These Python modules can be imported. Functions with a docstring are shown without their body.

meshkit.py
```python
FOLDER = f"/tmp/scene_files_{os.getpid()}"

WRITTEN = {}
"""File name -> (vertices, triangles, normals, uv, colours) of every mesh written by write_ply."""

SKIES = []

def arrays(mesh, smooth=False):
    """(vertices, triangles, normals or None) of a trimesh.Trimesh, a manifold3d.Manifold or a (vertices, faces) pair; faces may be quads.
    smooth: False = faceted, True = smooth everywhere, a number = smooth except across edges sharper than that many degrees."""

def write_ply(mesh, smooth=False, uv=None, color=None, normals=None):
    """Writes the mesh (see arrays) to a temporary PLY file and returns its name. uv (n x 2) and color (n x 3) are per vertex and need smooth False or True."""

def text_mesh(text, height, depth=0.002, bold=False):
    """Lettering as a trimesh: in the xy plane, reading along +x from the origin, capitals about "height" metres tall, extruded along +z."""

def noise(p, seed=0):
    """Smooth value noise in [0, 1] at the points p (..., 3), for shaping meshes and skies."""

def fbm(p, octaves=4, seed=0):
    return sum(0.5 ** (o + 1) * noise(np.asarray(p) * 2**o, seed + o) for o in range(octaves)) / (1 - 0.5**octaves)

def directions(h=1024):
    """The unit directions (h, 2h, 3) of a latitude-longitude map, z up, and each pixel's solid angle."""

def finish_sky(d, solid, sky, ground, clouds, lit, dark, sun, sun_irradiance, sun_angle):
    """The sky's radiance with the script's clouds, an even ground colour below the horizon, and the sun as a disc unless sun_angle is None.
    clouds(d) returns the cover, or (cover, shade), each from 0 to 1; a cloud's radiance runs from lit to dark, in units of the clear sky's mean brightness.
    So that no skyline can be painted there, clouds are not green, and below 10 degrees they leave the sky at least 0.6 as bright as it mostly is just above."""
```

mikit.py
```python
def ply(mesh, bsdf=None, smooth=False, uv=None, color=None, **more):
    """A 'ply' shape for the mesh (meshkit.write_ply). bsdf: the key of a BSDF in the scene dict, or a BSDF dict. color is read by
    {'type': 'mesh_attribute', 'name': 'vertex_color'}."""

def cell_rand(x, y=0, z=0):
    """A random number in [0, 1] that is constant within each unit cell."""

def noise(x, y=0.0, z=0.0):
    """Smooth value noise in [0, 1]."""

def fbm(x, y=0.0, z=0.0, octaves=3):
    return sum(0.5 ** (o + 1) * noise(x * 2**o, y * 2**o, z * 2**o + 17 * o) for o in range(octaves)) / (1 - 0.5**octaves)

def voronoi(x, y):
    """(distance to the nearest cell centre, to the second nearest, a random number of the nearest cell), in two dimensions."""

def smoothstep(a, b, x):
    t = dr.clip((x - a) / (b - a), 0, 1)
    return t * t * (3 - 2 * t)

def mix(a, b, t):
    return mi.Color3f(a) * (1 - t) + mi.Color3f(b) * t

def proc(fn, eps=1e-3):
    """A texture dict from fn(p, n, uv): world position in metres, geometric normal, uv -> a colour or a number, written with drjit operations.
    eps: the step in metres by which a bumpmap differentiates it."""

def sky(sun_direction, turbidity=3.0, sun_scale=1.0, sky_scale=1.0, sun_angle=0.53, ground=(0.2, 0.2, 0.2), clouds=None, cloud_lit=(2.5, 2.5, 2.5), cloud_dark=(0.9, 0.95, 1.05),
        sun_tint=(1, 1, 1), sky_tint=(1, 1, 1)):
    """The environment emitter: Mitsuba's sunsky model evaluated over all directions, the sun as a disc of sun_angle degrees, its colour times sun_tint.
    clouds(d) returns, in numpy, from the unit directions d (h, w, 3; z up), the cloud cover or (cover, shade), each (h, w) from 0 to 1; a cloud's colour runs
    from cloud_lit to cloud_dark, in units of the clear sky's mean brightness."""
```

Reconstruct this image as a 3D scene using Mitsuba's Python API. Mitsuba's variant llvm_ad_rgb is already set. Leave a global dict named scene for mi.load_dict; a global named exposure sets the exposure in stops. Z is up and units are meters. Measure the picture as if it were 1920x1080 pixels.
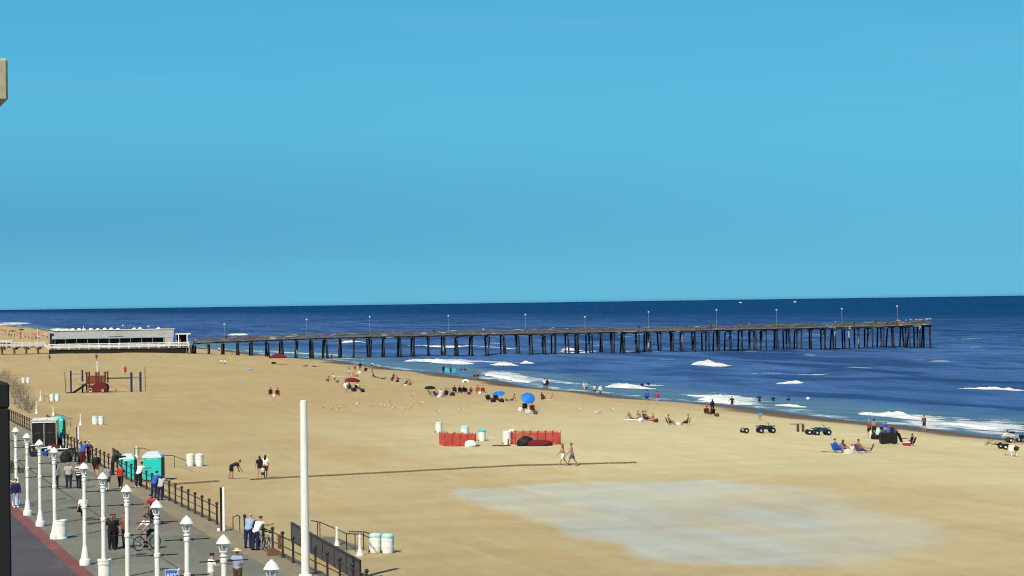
import math, random
import numpy as np, trimesh, manifold3d as m3, drjit as dr, mitsuba as mi, mikit, meshkit
from mikit import noise, fbm, smoothstep, mix, proc, voronoi
from trimesh import creation as tc
T4 = mi.ScalarTransform4f
random.seed(7); RNG = np.random.default_rng(7)
scene, labels = {}, {}
# ------------------------------------------------------------------ camera, sky, exposure
F = 4000.0                      # focal length in pixels of the 1920 wide photograph
CZ = 15.2                       # eye height above the sea
ROLL = math.radians(0.806); PITCH = math.atan(27.5 / F)
Fw = np.array([0, math.cos(PITCH), math.sin(PITCH)]); X0 = np.array([1.0, 0, 0]); U0 = np.cross(X0, Fw)
Rw = math.cos(ROLL) * X0 - math.sin(ROLL) * U0; Uw = math.sin(ROLL) * X0 + math.cos(ROLL) * U0
EYE = np.array([0, 0, CZ])
scene['camera'] = {'type': 'perspective', 'fov': math.degrees(2 * math.atan(960 / F)), 'fov_axis': 'x', 'near_clip': 0.5, 'far_clip': 4e5,
                   'to_world': T4().look_at(origin=EYE.tolist(), target=(EYE + Fw).tolist(), up=Uw.tolist())}
exposure = 1.75
def wisps(d):
    el = np.degrees(np.arcsin(np.clip(d[..., 2], -1, 1))); az = np.degrees(np.arctan2(d[..., 0], d[..., 1]))
    q = np.stack([az * .16, el * 1.1 - az * .05, np.full_like(az, 3.0)], -1)
    a = meshkit.fbm(q, 5, 3); b = meshkit.fbm(q * [.25, .3, 1], 3, 9)
    w = .16 * np.clip((a - .42) * 2.6, 0, 1) * np.clip((b - .34) * 3, 0, 1) * np.clip((el - .5) / 5, 0, 1)
    for e0, sl, sg, k in ((6.25, .022, .30, .30), (7.45, -.05, .28, .22), (5.3, .02, .5, .14)):       # long thin streaks of high cloud
        w = np.maximum(w, k * np.exp(-((el - e0 - sl * az - .5 * (b - .5)) / sg) ** 2) * np.clip((a - .30) * 3, 0, 1))
    veil = .68 * np.exp(-np.clip(el, 0, 90) / 4.5) + .16 * np.exp(-np.clip(el, 0, 90) / 22.0)
    return np.clip(w + veil, 0, 1), np.clip(.72 - az / 30.0, .40, 1) * np.exp(-((el - 2.6) / 1.7) ** 2) * np.clip((el - .15) / 1.2, 0, 1)
scene['sky'] = mikit.sky((-.30, -.65, .70), turbidity=3, clouds=wisps, cloud_lit=(.62, 2.12, 3.25), cloud_dark=(.40, 1.28, 2.45), sky_tint=(.245, .80, .80), sun_tint=(1.02, 1, .97), ground=(.075, .25, .38))
# ------------------------------------------------------------------ placing
def ray(px, py):
    d = Fw + (px - 960) / F * Rw - (py - 540) / F * Uw
    return d / d[1]
def at(px, py, z=0.0):
    d = ray(px, py); return EYE + d * ((z - CZ) / d[2])
def atY(px, py, Y): return EYE + ray(px, py) * Y
TH = math.radians(18.6); L = np.array([-math.sin(TH), math.cos(TH)]); N = np.array([math.cos(TH), math.sin(TH)]); P0 = np.array([-11.2, 102.0])
def st(p): q = np.asarray(p, float)[..., :2] - P0; return q @ N, q @ L
def xy(s, t): return P0 + np.multiply.outer(np.asarray(s, float), N) + np.multiply.outer(np.asarray(t, float), L)
ZB = 3.2
def shore(t):
    return 100.6 + .0385 * (t - 96) + 1.4 * np.sin(t / 23.0) + .8 * np.sin(t / 9.1 + 1) + 2.0 * np.sin(t / 61.0 + .6)
def sm(a, b, x): q = np.clip((x - a) / (b - a), 0, 1); return q * q * (3 - 2 * q)
def zsand_st(s, t, detail=True):
    w = shore(t) - s
    z = np.where(w > 0, 2.5 * (1 - (1 - np.clip(w / 52, 0, 1)) ** 1.5), .09 * w)
    z = np.maximum(z, -3) + .12 * sm(330, 470, t) * sm(10, 40, w)
    if detail:
        P = np.stack([s * .11, t * .11, 0 * s], -1); Q = np.stack([s * .55, t * .5, 0 * s + 5], -1)
        z = z + ((meshkit.fbm(P, 2, 1) - .5) * .16 + (meshkit.fbm(Q, 2, 4) - .5) * .07) * sm(0, 10, w)
    return z
def zsand(x, y, detail=True):
    s, t = st(np.stack([np.asarray(x, float), np.asarray(y, float)], -1)); return zsand_st(s, t, detail)
def atS(px, py):
    d = ray(px, py); Y = np.concatenate([np.arange(60, 700, .25), np.arange(700, 2600, 1.0)])
    P = EYE + np.outer(Y, d); g = P[:, 2] - np.maximum(zsand(P[:, 0], P[:, 1]), 0)
    i = int(np.argmax(g < 0)); p = P[i].copy(); p[2] = zsand(p[0], p[1]); return p
# ------------------------------------------------------------------ scene helpers
def col(name, rgb, rough=.7, metal=0.0, **k):
    scene[name] = {'type': 'twosided', 'b': {'type': 'principled', 'base_color': {'type': 'rgb', 'value': list(rgb)}, 'roughness': rough, 'metallic': metal, 'specular': .3, **k}}
    return name
def matp(name, fn, rough=.7, bump=None, bscale=1.0, eps=.01, spec=.3):
    b = {'type': 'principled', 'base_color': proc(fn), 'roughness': rough if not callable(rough) else proc(rough), 'specular': spec}
    if bump: b = {'type': 'bumpmap', 'arbitrary': proc(bump, eps=eps), 'scale': bscale, 'bsdf': b}
    scene[name] = {'type': 'twosided', 'b': b}
    return name
USED = {}
def numbered(k):
    n = USED.get(k, 0); USED[k] = n + 1
    return k if n == 0 else f'{k}_{n:03d}'
class G:   # a mesh written once and used many times
    def __init__(self, mesh, smooth=False): self.d = mikit.ply(mesh, None, smooth=smooth)
def put(key, g, m, tw=None):
    if not isinstance(g, G): g = G(g)
    e = {**g.d, 'bsdf': {'type': 'ref', 'id': m}}
    if tw is not None: e['to_world'] = T4(np.asarray(tw, float).tolist())
    scene[key] = e; return key
def thing(name, label, cat, group=None):
    k = numbered(name); labels[k] = {'label': label, 'category': cat}
    if group: labels[k]['group'] = group
    return k
def part(parent, name, g, m, tw=None, label=None):
    k = put(numbered(parent + '__' + name), g, m, tw)
    if label: labels[k] = {'label': label}
    return k
def single(name, g, m, label, cat, tw=None, group=None):
    k = thing(name, label, cat, group); put(k, g, m, tw); return k
def struct(name, g, m, kind='structure', label=None):
    k = numbered(name); put(k, g, m); labels[k] = {'kind': kind}
    if label: labels[k]['label'] = label
    return k
def TW(p=(0, 0, 0), yaw=0.0, sc=1.0, tilt=0.0, roll=0.0):
    c, s = math.cos(yaw), math.sin(yaw); M = np.eye(4)
    a, b = math.cos(tilt), math.sin(tilt); e, f = math.cos(roll), math.sin(roll)
    M[:3, :3] = np.array([[c, -s, 0], [s, c, 0], [0, 0, 1]]) @ np.array([[1, 0, 0], [0, a, -b], [0, b, a]]) @ np.array([[e, 0, f], [0, 1, 0], [-f, 0, e]])
    M[:3, :3] = M[:3, :3] * np.asarray(sc, float)
    M[:3, 3] = p; return M
cat = trimesh.util.concatenate
def box(x0, x1, y0, y1, z0, z1, bev=0.0):
    if bev <= 0:
        b = tc.box((x1 - x0, y1 - y0, z1 - z0)); b.apply_translation(((x0 + x1) / 2, (y0 + y1) / 2, (z0 + z1) / 2)); return b
    pts = []
    for i in range(8):
        c = [(x0, x1)[i & 1], (y0, y1)[i >> 1 & 1], (z0, z1)[i >> 2 & 1]]; s_ = [1 - 2 * (i & 1), 1 - 2 * (i >> 1 & 1), 1 - 2 * (i >> 2 & 1)]
        for k in range(3):
            q = [c[j] + s_[j] * bev for j in range(3)]; q[k] = c[k]; pts.append(q)
    return hull(pts)
def hull(pts):
    h = m3.Manifold.hull_points(np.asarray(pts, float)); m = h.to_mesh(); return trimesh.Trimesh(m.vert_properties[:, :3], m.tri_verts, process=False)
def tube(p, q, r, r2=None, n=8):
    p, q = np.asarray(p, float), np.asarray(q, float); r2 = r if r2 is None else r2
    d = q - p; ln = np.linalg.norm(d); d = d / ln
    a = np.cross(d, [0, 0, 1] if abs(d[2]) < .9 else [1, 0, 0]); a /= np.linalg.norm(a); b = np.cross(d, a)
    an = np.arange(n) * 2 * math.pi / n; ring = np.outer(np.cos(an), a) + np.outer(np.sin(an), b)
    v = np.vstack([p + ring * r, q + ring * r2, [p, q]]); i = np.arange(n); j = (i + 1) % n
    f = np.vstack([np.stack([i, j, j + n], 1), np.stack([i, j + n, i + n], 1), np.stack([j, i, 0 * i + 2 * n], 1), np.stack([i + n, j + n, 0 * i + 2 * n + 1], 1)])
    return trimesh.Trimesh(v, f, process=False)
def lathe(prof, n=12):
    p = np.asarray(prof, float); an = np.arange(n) * 2 * math.pi / n
    v = np.stack([np.outer(p[:, 0], np.cos(an)), np.outer(p[:, 0], np.sin(an)), np.repeat(p[:, 1:2], n, 1)], -1).reshape(-1, 3)
    f = []
    for k in range(len(p) - 1):
        i = np.arange(n); j = (i + 1) % n; a = k * n
        f += [np.stack([a + i, a + j, a + n + j], 1), np.stack([a + i, a + n + j, a + n + i], 1)]
    m = trimesh.Trimesh(v, np.vstack(f), process=False); m.merge_vertices(); m.update_faces(m.nondegenerate_faces()); return m
def torus(R, r, n=20, k=8):
    m = tc.torus(R, r, major_sections=n, minor_sections=k); return m
def moved(m, tw): m = m.copy(); m.apply_transform(tw); return m
def grid(xs, ys, fn):
    A, B = np.meshgrid(xs, ys, indexing='ij'); v = fn(A, B).reshape(-1, 3); n, k = len(xs), len(ys)
    i, j = np.meshgrid(np.arange(n - 1), np.arange(k - 1), indexing='ij'); a = (i * k + j).ravel()
    return (v, np.vstack([np.stack([a, a + k, a + k + 1], 1), np.stack([a, a + k + 1, a + 1], 1)]))
# ------------------------------------------------------------------ materials
def wst(p):     # (s, t) of a world point, in drjit
    x, y = p.x - float(P0[0]), p.y - float(P0[1])
    return x * float(N[0]) + y * float(N[1]), x * float(L[0]) + y * float(L[1])
def shore_d(t):
    return 100.6 + .0385 * (t - 96) + 1.4 * dr.sin(t / 23.0) + .8 * dr.sin(t / 9.1 + 1) + 2.0 * dr.sin(t / 61.0 + .6)
GP = [at(*q, 2.5)[:2] for q in ((810, 921), (1000, 905), (1330, 900), (1540, 912), (1760, 975), (1850, 1012), (1640, 1062), (1290, 1062), (1080, 1020), (985, 978))]
def inpoly(x, y, poly):     # signed distance of a convex outline, metres
    dmin = mi.Float(1e9)
    c = np.mean(poly, 0)
    for a, b in zip(poly, poly[1:] + poly[:1]):
        n = np.array([b[1] - a[1], a[0] - b[0]]); n = n / np.linalg.norm(n)
        if (c - a) @ n < 0: n = -n
        dmin = dr.minimum(dmin, (x - float(a[0])) * float(n[0]) + (y - float(a[1])) * float(n[1]))
    return dmin
def sand_fn(p, n, uv):
    s, t = wst(p); w = shore_d(t) - s
    big = fbm(s * .035, t * .02, 1, 3); mid = fbm(s * .10 + 7, t * .35, 2, 4); fine = fbm(p.x * 1.3, p.y * 1.3, 3, 3)
    c = mix((.250, .198, .113), (.252, .214, .127), smoothstep(.3, .7, big))
    c = mix(c, (.318, .300, .194), (.55 + .45 * smoothstep(.35, .75, fbm(s * .05 + 3, t * .012 + 9, 4, 2))) * smoothstep(-14, 38, s + (fbm(s * .06, t * .02, 14, 3) - .5) * 30) * smoothstep(190, 60, t - .9 * (s - 40)))
    c = c * (.91 + .18 * mid) * (.94 + .12 * fine)
    g = inpoly(p.x, p.y, GP) + (fbm(p.x * .22, p.y * .10, 5, 4) - .5) * 4.0 + (fbm(p.x * .9, p.y * .22, 15, 3) - .5) * 1.0
    c = mix(c, mix((.285, .305, .268), (.262, .288, .278), smoothstep(.4, .62, fbm(p.x * .3, p.y * .08, 44, 3))) * (.88 + .24 * mid), smoothstep(-.5, .7 + .14 * dr.maximum(p.x - 2, 0), g) * (.62 + .38 * smoothstep(.35, .6, fbm(s * .25, t * .09, 8, 3))))
    c = mix(c, c * mi.Color3f(.96, .88, .78), smoothstep(.54, .72, fbm(s * .38, t * .06, 12, 3)) * .55)
    c = mix(c, c * 1.07, smoothstep(.55, .75, fbm(s * .9, t * .12, 33, 3)) * .8)
    wet = smoothstep(8.6, 5.2, w + (fbm(t * .06, s * .1, 6, 3) - .5) * 8)
    damp = smoothstep(17, 5, w + (fbm(t * .05, s * .06, 9, 2) - .5) * 8)
    c = mix(c, mi.Color3f(.225, .172, .108), damp * .6)
    return mix(c, (.060, .050, .048), wet * .92)
def sand_r(p, n, uv):
    s, t = wst(p); w = shore_d(t) - s
    return .95 - .35 * smoothstep(4.5, 2.5, w)
def sand_b(p, n, uv):
    a = dr.abs(fbm(p.x * 1.5, p.y * 1.5, 2, 3) - .5)
    return a * .11 + fbm(p.x * .5, p.y * .5, 4, 2) * .06
matp('sand', sand_fn, sand_r, sand_b, 1.0, .05, spec=.12)
PATCH = []   # foam: (world x, y, half length along shore, half width across, strength)
def foam_patch(x0, x1, yy, wid, k=1.0):
    a, b = at(x0, yy[0]), at(x1, yy[1]); c = (a + b) / 2; h = np.linalg.norm((b - a)[:2]) / 2
    PATCH.append((c[0], c[1], (b - a)[:2] / (2 * h), h, wid, k))
for q in ((905, 1015, (692, 722), 5, 1), (930, 1130, (700, 728), 2.5, .7), (1320, 1430, (735, 764), 5, 1), (1395, 1530, (762, 770), 2, .7), (1600, 1800, (771, 790), 4.0, 1), (1700, 1935, (782, 814), 10, 1.0),
          (775, 1000, (672, 682), 5, .9), (1030, 1140, (660, 656), 3, .8), (745, 1010, (644, 654), 4, .8), (640, 700, (639, 641), 6, 1), (420, 680, (655, 668), 4, .9), (1470, 1560, (700, 700), 1.6, .6),
          (1380, 1490, (699, 700), 1.6, .5), (1270, 1400, (739, 744), 1.8, .8), (0, 56, (604, 606), 14, 1.0), (96, 140, (616, 617), 10, .9), (20, 100, (622, 624), 10, .8), (1740, 1930, (727, 731), 1.5, .7),
          (1200, 1240, (721, 725), 2, .8), (560, 700, (668, 674), 3, .7), (425, 470, (625, 626), 6, .7), (1150, 1260, (744, 752), 2, .5)):
    foam_patch(*q)
def water_fn(p, n, uv):
    s, t = wst(p); u = s - shore_d(t)
    wv = fbm(s * .12, t * .03, 1, 4); fn_ = fbm(s * .45, t * .12, 2, 3); big = fbm(s * .02, t * .006, 4, 3)
    c = mix((.014, .042, .135), (.046, .110, .290), smoothstep(.32, .68, wv) * .7 + smoothstep(.35, .65, big) * .3)
    c = c * (.62 + .50 * fn_ + .26 * fbm(s * 1.5, t * .5, 17, 2))
    far = smoothstep(60, 900, u); c = mix(c, mi.Color3f(.0012, .029, .110) * (.80 + .4 * fbm(s * .012, t * .004, 6, 4)), far * .95)
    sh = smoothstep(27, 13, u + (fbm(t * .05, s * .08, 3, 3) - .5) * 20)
    c = mix(c, mi.Color3f(.066, .145, .235) * (.8 + .4 * fn_), sh * .95)  # paler shallows: sky sheen painted into the colour, plus foam residue
    lace = fbm(s * .8, t * .28, 5, 4); f = mi.Float(0)
    for (x, y, d, h, wd, k) in PATCH:
        a = ((p.x - float(x)) * float(d[0]) + (p.y - float(y)) * float(d[1])) / float(h); b = (-(p.x - float(x)) * float(d[1]) + (p.y - float(y)) * float(d[0])) / float(wd)
        f = dr.maximum(f, k * smoothstep(1.15, .25, dr.sqrt(a * a + b * b)))
    edge = smoothstep(2.0, .3, dr.abs(u - 1.2 - 2.5 * fbm(t * .08, 1., 2., 3))) * smoothstep(.42, .6, fbm(t * .11, s * .2, 8, 3)) * .85
    m = smoothstep(.36, .66, lace * .72 + f * .44 - .12) * smoothstep(0, .12, f)
    m = dr.maximum(m, edge * smoothstep(.4, .55, lace))
    caps = smoothstep(.78, .86, fbm(s * .16, t * .05, 21, 3)) * smoothstep(40, 90, u) * smoothstep(420, 200, u) * .35
    return mix(c, mi.Color3f(.50, .56, .60) * (.7 + .5 * fbm(s * 2, t * .8, 3, 3)), dr.maximum(m, caps))
def water_b(p, n, uv):
    s, t = wst(p)
    return fbm(s * .16, t * .05, 3, 3) * 1.0 + fbm(s * .8, t * .4, 9, 3) * .22
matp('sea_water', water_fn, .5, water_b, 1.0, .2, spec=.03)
def foam_fn(p, n, uv): return mi.Color3f(.52, .57, .60) * (.55 + .85 * fbm(p.x * .9, p.y * .5, p.z * 4, 4))
matp('foam', foam_fn, .9)
def walk_fn(p, n, uv):
    s, t = wst(p); k = mikit.cell_rand(dr.floor(t / 6.0 + 200), dr.floor((s + 20) / 3.7), 3)
    c = mi.Color3f(.124, .132, .117) * (.86 + .24 * k)
    c = c * (.78 + .30 * fbm(s * .5, t * .35, 1, 4) + .14 * fbm(s * 5, t * 5, 2, 2))
    return mix(c, (.125, .095, .082), smoothstep(.52, .70, fbm(s * .22, t * .09, 7, 3)) * .55)
matp('concrete_walk', walk_fn, .85)
def curb_fn(p, n, uv):
    s, t = wst(p); return mix((.135, .128, .098), (.185, .162, .118), fbm(s * .8, t * .4, 3, 4)) * (.85 + .3 * fbm(s * 6, t * 6, 4, 2))
matp('curb_concrete', curb_fn, .9)
def asphalt_fn(p, n, uv):
    c = mi.Color3f(.052, .050, .066) * (.75 + .35 * fbm(p.x * .5, p.y * .3, 1, 4) + .25 * noise(p.x * 14, p.y * 14))
    return mix(c, (.10, .10, .105), smoothstep(.6, .72, fbm(p.x * .35, p.y * .2, 5, 4)) * .4)
matp('asphalt', asphalt_fn, .9)
def brick_fn(p, n, uv):
    s, t = wst(p); r = dr.floor(t / .11); a, b = t / .11 - r, (s / .22 + .5 * (r - 2 * dr.floor(r / 2))); b = b - dr.floor(b)
    j = smoothstep(.0, .09, dr.minimum(a, 1 - a)) * smoothstep(0, .05, dr.minimum(b, 1 - b))
    k = mikit.cell_rand(r, dr.floor(s / .22 + .5 * (r - 2 * dr.floor(r / 2))), 1)
    return mix((.07, .06, .06), mix((.115, .046, .050), (.155, .066, .068), k), .35 + .65 * j) * (.8 + .4 * fbm(s * .8, t * .5, 3, 3))
matp('brick_paving', brick_fn, .9)
def wood_fn(p, n, uv):
    g = fbm(p.x * .9, p.y * .9, p.z * 7, 4); c = mix((.050, .047, .042), (.19, .178, .155), smoothstep(.3, .75, g))
    return mix(c, (.55, .54, .50), smoothstep(.70, .80, fbm(p.x * .35, p.z * 3, 6, 3)) * .8)
matp('grey_timber', wood_fn, .9)
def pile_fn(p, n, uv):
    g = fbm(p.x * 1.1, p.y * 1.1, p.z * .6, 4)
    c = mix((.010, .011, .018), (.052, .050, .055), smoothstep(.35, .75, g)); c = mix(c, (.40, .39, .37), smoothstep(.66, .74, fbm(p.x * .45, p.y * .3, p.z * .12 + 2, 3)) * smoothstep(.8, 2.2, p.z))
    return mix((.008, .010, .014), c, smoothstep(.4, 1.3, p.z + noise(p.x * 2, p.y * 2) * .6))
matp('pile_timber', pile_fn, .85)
def stucco_fn(p, n, uv):
    return mi.Color3f(.42, .385, .285) * (.72 + .36 * fbm(p.x * 2.2, p.y * 2.2, p.z * 1.1, 4) + .2 * noise(p.x * 14, p.y * 14, p.z * 14))
matp('beige_stucco', stucco_fn, .95)
def whitep_fn(p, n, uv):
    return mi.Color3f(.84, .86, .87) * (.90 + .14 * fbm(p.x * 3, p.y * 3, p.z * 2.2, 3))
matp('white_paint', whitep_fn, .42, spec=.45)
def roof_fn(p, n, uv):
    return mi.Color3f(.30, .325, .335) * (.75 + .3 * fbm(p.x * .35, p.y * .3, p.z * 1.5, 4) + .15 * noise(p.x * 3, p.z * 5))
matp('roof_sheet', roof_fn, .6)
def grass_fn(p, n, uv): return mix((.022, .05, .014), (.06, .10, .03), fbm(p.x * 3, p.y * 3, 2, 3))
matp('grass_blades', grass_fn, .9)
def twig_fn(p, n, uv): return mix((.10, .082, .066), (.36, .31, .25), fbm(p.x * 2.5, p.y * 2.5, p.z * 3, 3))
matp('dry_twigs', twig_fn, .9)
def net_fn(p, n, uv):
    return mix((.36, .040, .032), (.58, .115, .085), fbm(p.x * 1.2, p.y * 1.2, p.z * 2.5, 3))
matp('orange_mesh', net_fn, .7)
for nm, c, r in (('black_iron', (.022, .020, .021), .38), ('bronze_iron', (.034, .030, .029), .4), ('black', (.012, .012, .014), .6), ('black_gloss', (.012, .012, .015), .25), ('rubber', (.014, .014, .015), .9), ('dark_glass', (.02, .025, .03), .1),
                 ('white', (.78, .78, .78), .6), ('offwhite', (.62, .62, .58), .8), ('ltgrey', (.42, .44, .47), .8), ('grey', (.24, .26, .29), .8), ('dkgrey', (.07, .07, .08), .8), ('chrome', (.55, .55, .57), .25),
                 ('turquoise', (.02, .58, .58), .45), ('pale_teal', (.42, .72, .70), .5), ('paleblue', (.46, .58, .72), .6), ('teal', (.03, .34, .36), .8), ('cyan', (.05, .45, .62), .7), ('ltblue', (.27, .38, .60), .8),
                 ('blue', (.025, .10, .48), .8), ('umbrella_blue', (.012, .17, .72), .6), ('navy', (.015, .02, .075), .8), ('playblue', (.013, .024, .14), .5), ('quadblue', (.02, .07, .13), .3), ('red', (.40, .025, .03), .75), ('maroon', (.13, .012, .02), .75), ('playred', (.15, .014, .016), .5),
                 ('magenta', (.40, .03, .13), .8), ('pink', (.62, .28, .30), .8), ('orange', (.55, .13, .04), .8), ('yellow', (.62, .52, .12), .8), ('purple', (.15, .08, .22), .8), ('brown', (.10, .05, .032), .85), ('rust', (.16, .075, .05), .7),
                 ('tan', (.40, .30, .18), .85), ('straw', (.66, .55, .36), .9), ('green', (.03, .12, .05), .8), ('skin_light', (.50, .27, .20), .6), ('skin_tan', (.36, .17, .11), .6), ('skin_dark', (.10, .045, .028), .6),
                 ('hair_dark', (.014, .011, .010), .6), ('hair_brown', (.06, .032, .018), .6), ('hair_grey', (.40, .39, .37), .7), ('hair_blond', (.32, .20, .09), .6), ('flag_red', (.30, .03, .02), .7), ('far_red', (.42, .13, .12), .8), ('sign_blue', (.02, .16, .62), .35)):
    col(nm, c, r)
scene['lamp_glass'] = {'type': 'thindielectric'}
ORD = 'first second third fourth fifth sixth seventh eighth ninth tenth eleventh twelfth thirteenth fourteenth fifteenth sixteenth seventeenth eighteenth nineteenth'.split()
ORD += ['twentieth'] + ['twenty ' + o for o in ORD[:9]] + ['thirtieth'] + ['thirty ' + o for o in ORD[:9]]
def rank(xs):       # 'third' and so on for each, counted from the left of the picture
    o = sorted(range(len(xs)), key=lambda i: xs[i]); r = [''] * len(xs)
    for k, i in enumerate(o): r[i] = ORD[k]
    return r
# ------------------------------------------------------------------ setting
ss = np.concatenate([[.55, .8], np.arange(1.2, 135, .75), np.arange(138, 180, 5), np.arange(190, 700, 60)])
tt = np.concatenate([np.arange(-110, -20, 6.0), np.arange(-20, 560, 1.0), np.arange(560, 900, 6.0), np.arange(900, 5000, 60)])
def sandpt(S, T): q = xy(S, T); return np.dstack([q, zsand_st(S, T)])
struct('sand_beach', G(grid(ss, tt, sandpt), True), 'sand')
WV = RNG.uniform(0, 6.28, 8)
def waterz(S, T):
    u = S - shore(T); z = np.zeros_like(S); A = .05 + .26 * sm(8, 60, u); A = A * (1 - sm(300, 420, u)) * (1 - sm(900, 1200, T)) 
    nz = meshkit.fbm(np.stack([S * .02, T * .012, 0 * S], -1), 3, 11)
    z = A * (np.sin(u * .23 + nz * 14) * .6 + .5 * np.sin(u * .41 + nz * 23 + T * .02) * (nz > .3)) + A * (meshkit.fbm(np.stack([S * .15, T * .06, 0 * S + 3], -1), 3, 2) - .5) * 1.6
    return z
us = np.concatenate([np.arange(-6, 280, 1.1), np.geomspace(285, 1.6e5, 60)]); tw_ = np.concatenate([-np.geomspace(3e3, 60, 10), np.arange(-30, 900, 2.2), np.geomspace(910, 1.8e5, 70)])
def waterpt(Uu, T):
    S = Uu + shore(np.minimum(T, 5000)) + .0385 * np.maximum(T - 5000, 0); q = xy(S, T); return np.dstack([q, waterz(S, T)])
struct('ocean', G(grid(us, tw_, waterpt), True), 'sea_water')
def sheet(s0, s1, t0, t1, z, ns=2, nt=2):
    return grid(np.linspace(s0, s1, ns), np.linspace(t0, t1, nt), lambda S, T: np.dstack([xy(S, T), np.full_like(S, z)]))
struct('ground', G(sheet(-1500, .30, -400, 5000, ZB - .05)), 'curb_concrete')
struct('bike_path', G(sheet(-15.6, -9.96, -110, 400, ZB - .012)), 'asphalt')
struct('brick_strip', G(sheet(-9.96, -9.26, -110, 400, ZB - .004)), 'brick_paving')
R_st = np.array([[N[0], L[0], 0, 0], [N[1], L[1], 0, 0], [0, 0, 1, 0], [0, 0, 0, 1.0]])      # local x = seaward, y = along the shore
def LST(s, t, z, yaw=0.0): M = R_st @ TW((0, 0, 0), yaw); M[:2, 3] = xy(s, t); M[2, 3] = z; return M
walk = numbered('boardwalk'); labels[walk] = {'kind': 'structure'}; put(walk, G(sheet(-9.26, -1.42, -110, 420, ZB - .03)), 'asphalt')
slab = G(box(-1.885, 1.885, -2.975, 2.975, -.028, 0, .008))
for i, tq in enumerate(np.arange(-62, 262, 6.0)):
    for s_ in (-7.32, -3.33):
        part(walk, 'slab', slab, 'concrete_walk', LST(s_ , tq, ZB + RNG.uniform(-.004, .003)) @ TW(sc=(1.03, 1, 1)))
struct('kerb', G(moved(cat([box(-1.40, .45, -110, 420, -1.6, .012)]), LST(0, 0, ZB))), 'curb_concrete')
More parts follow.
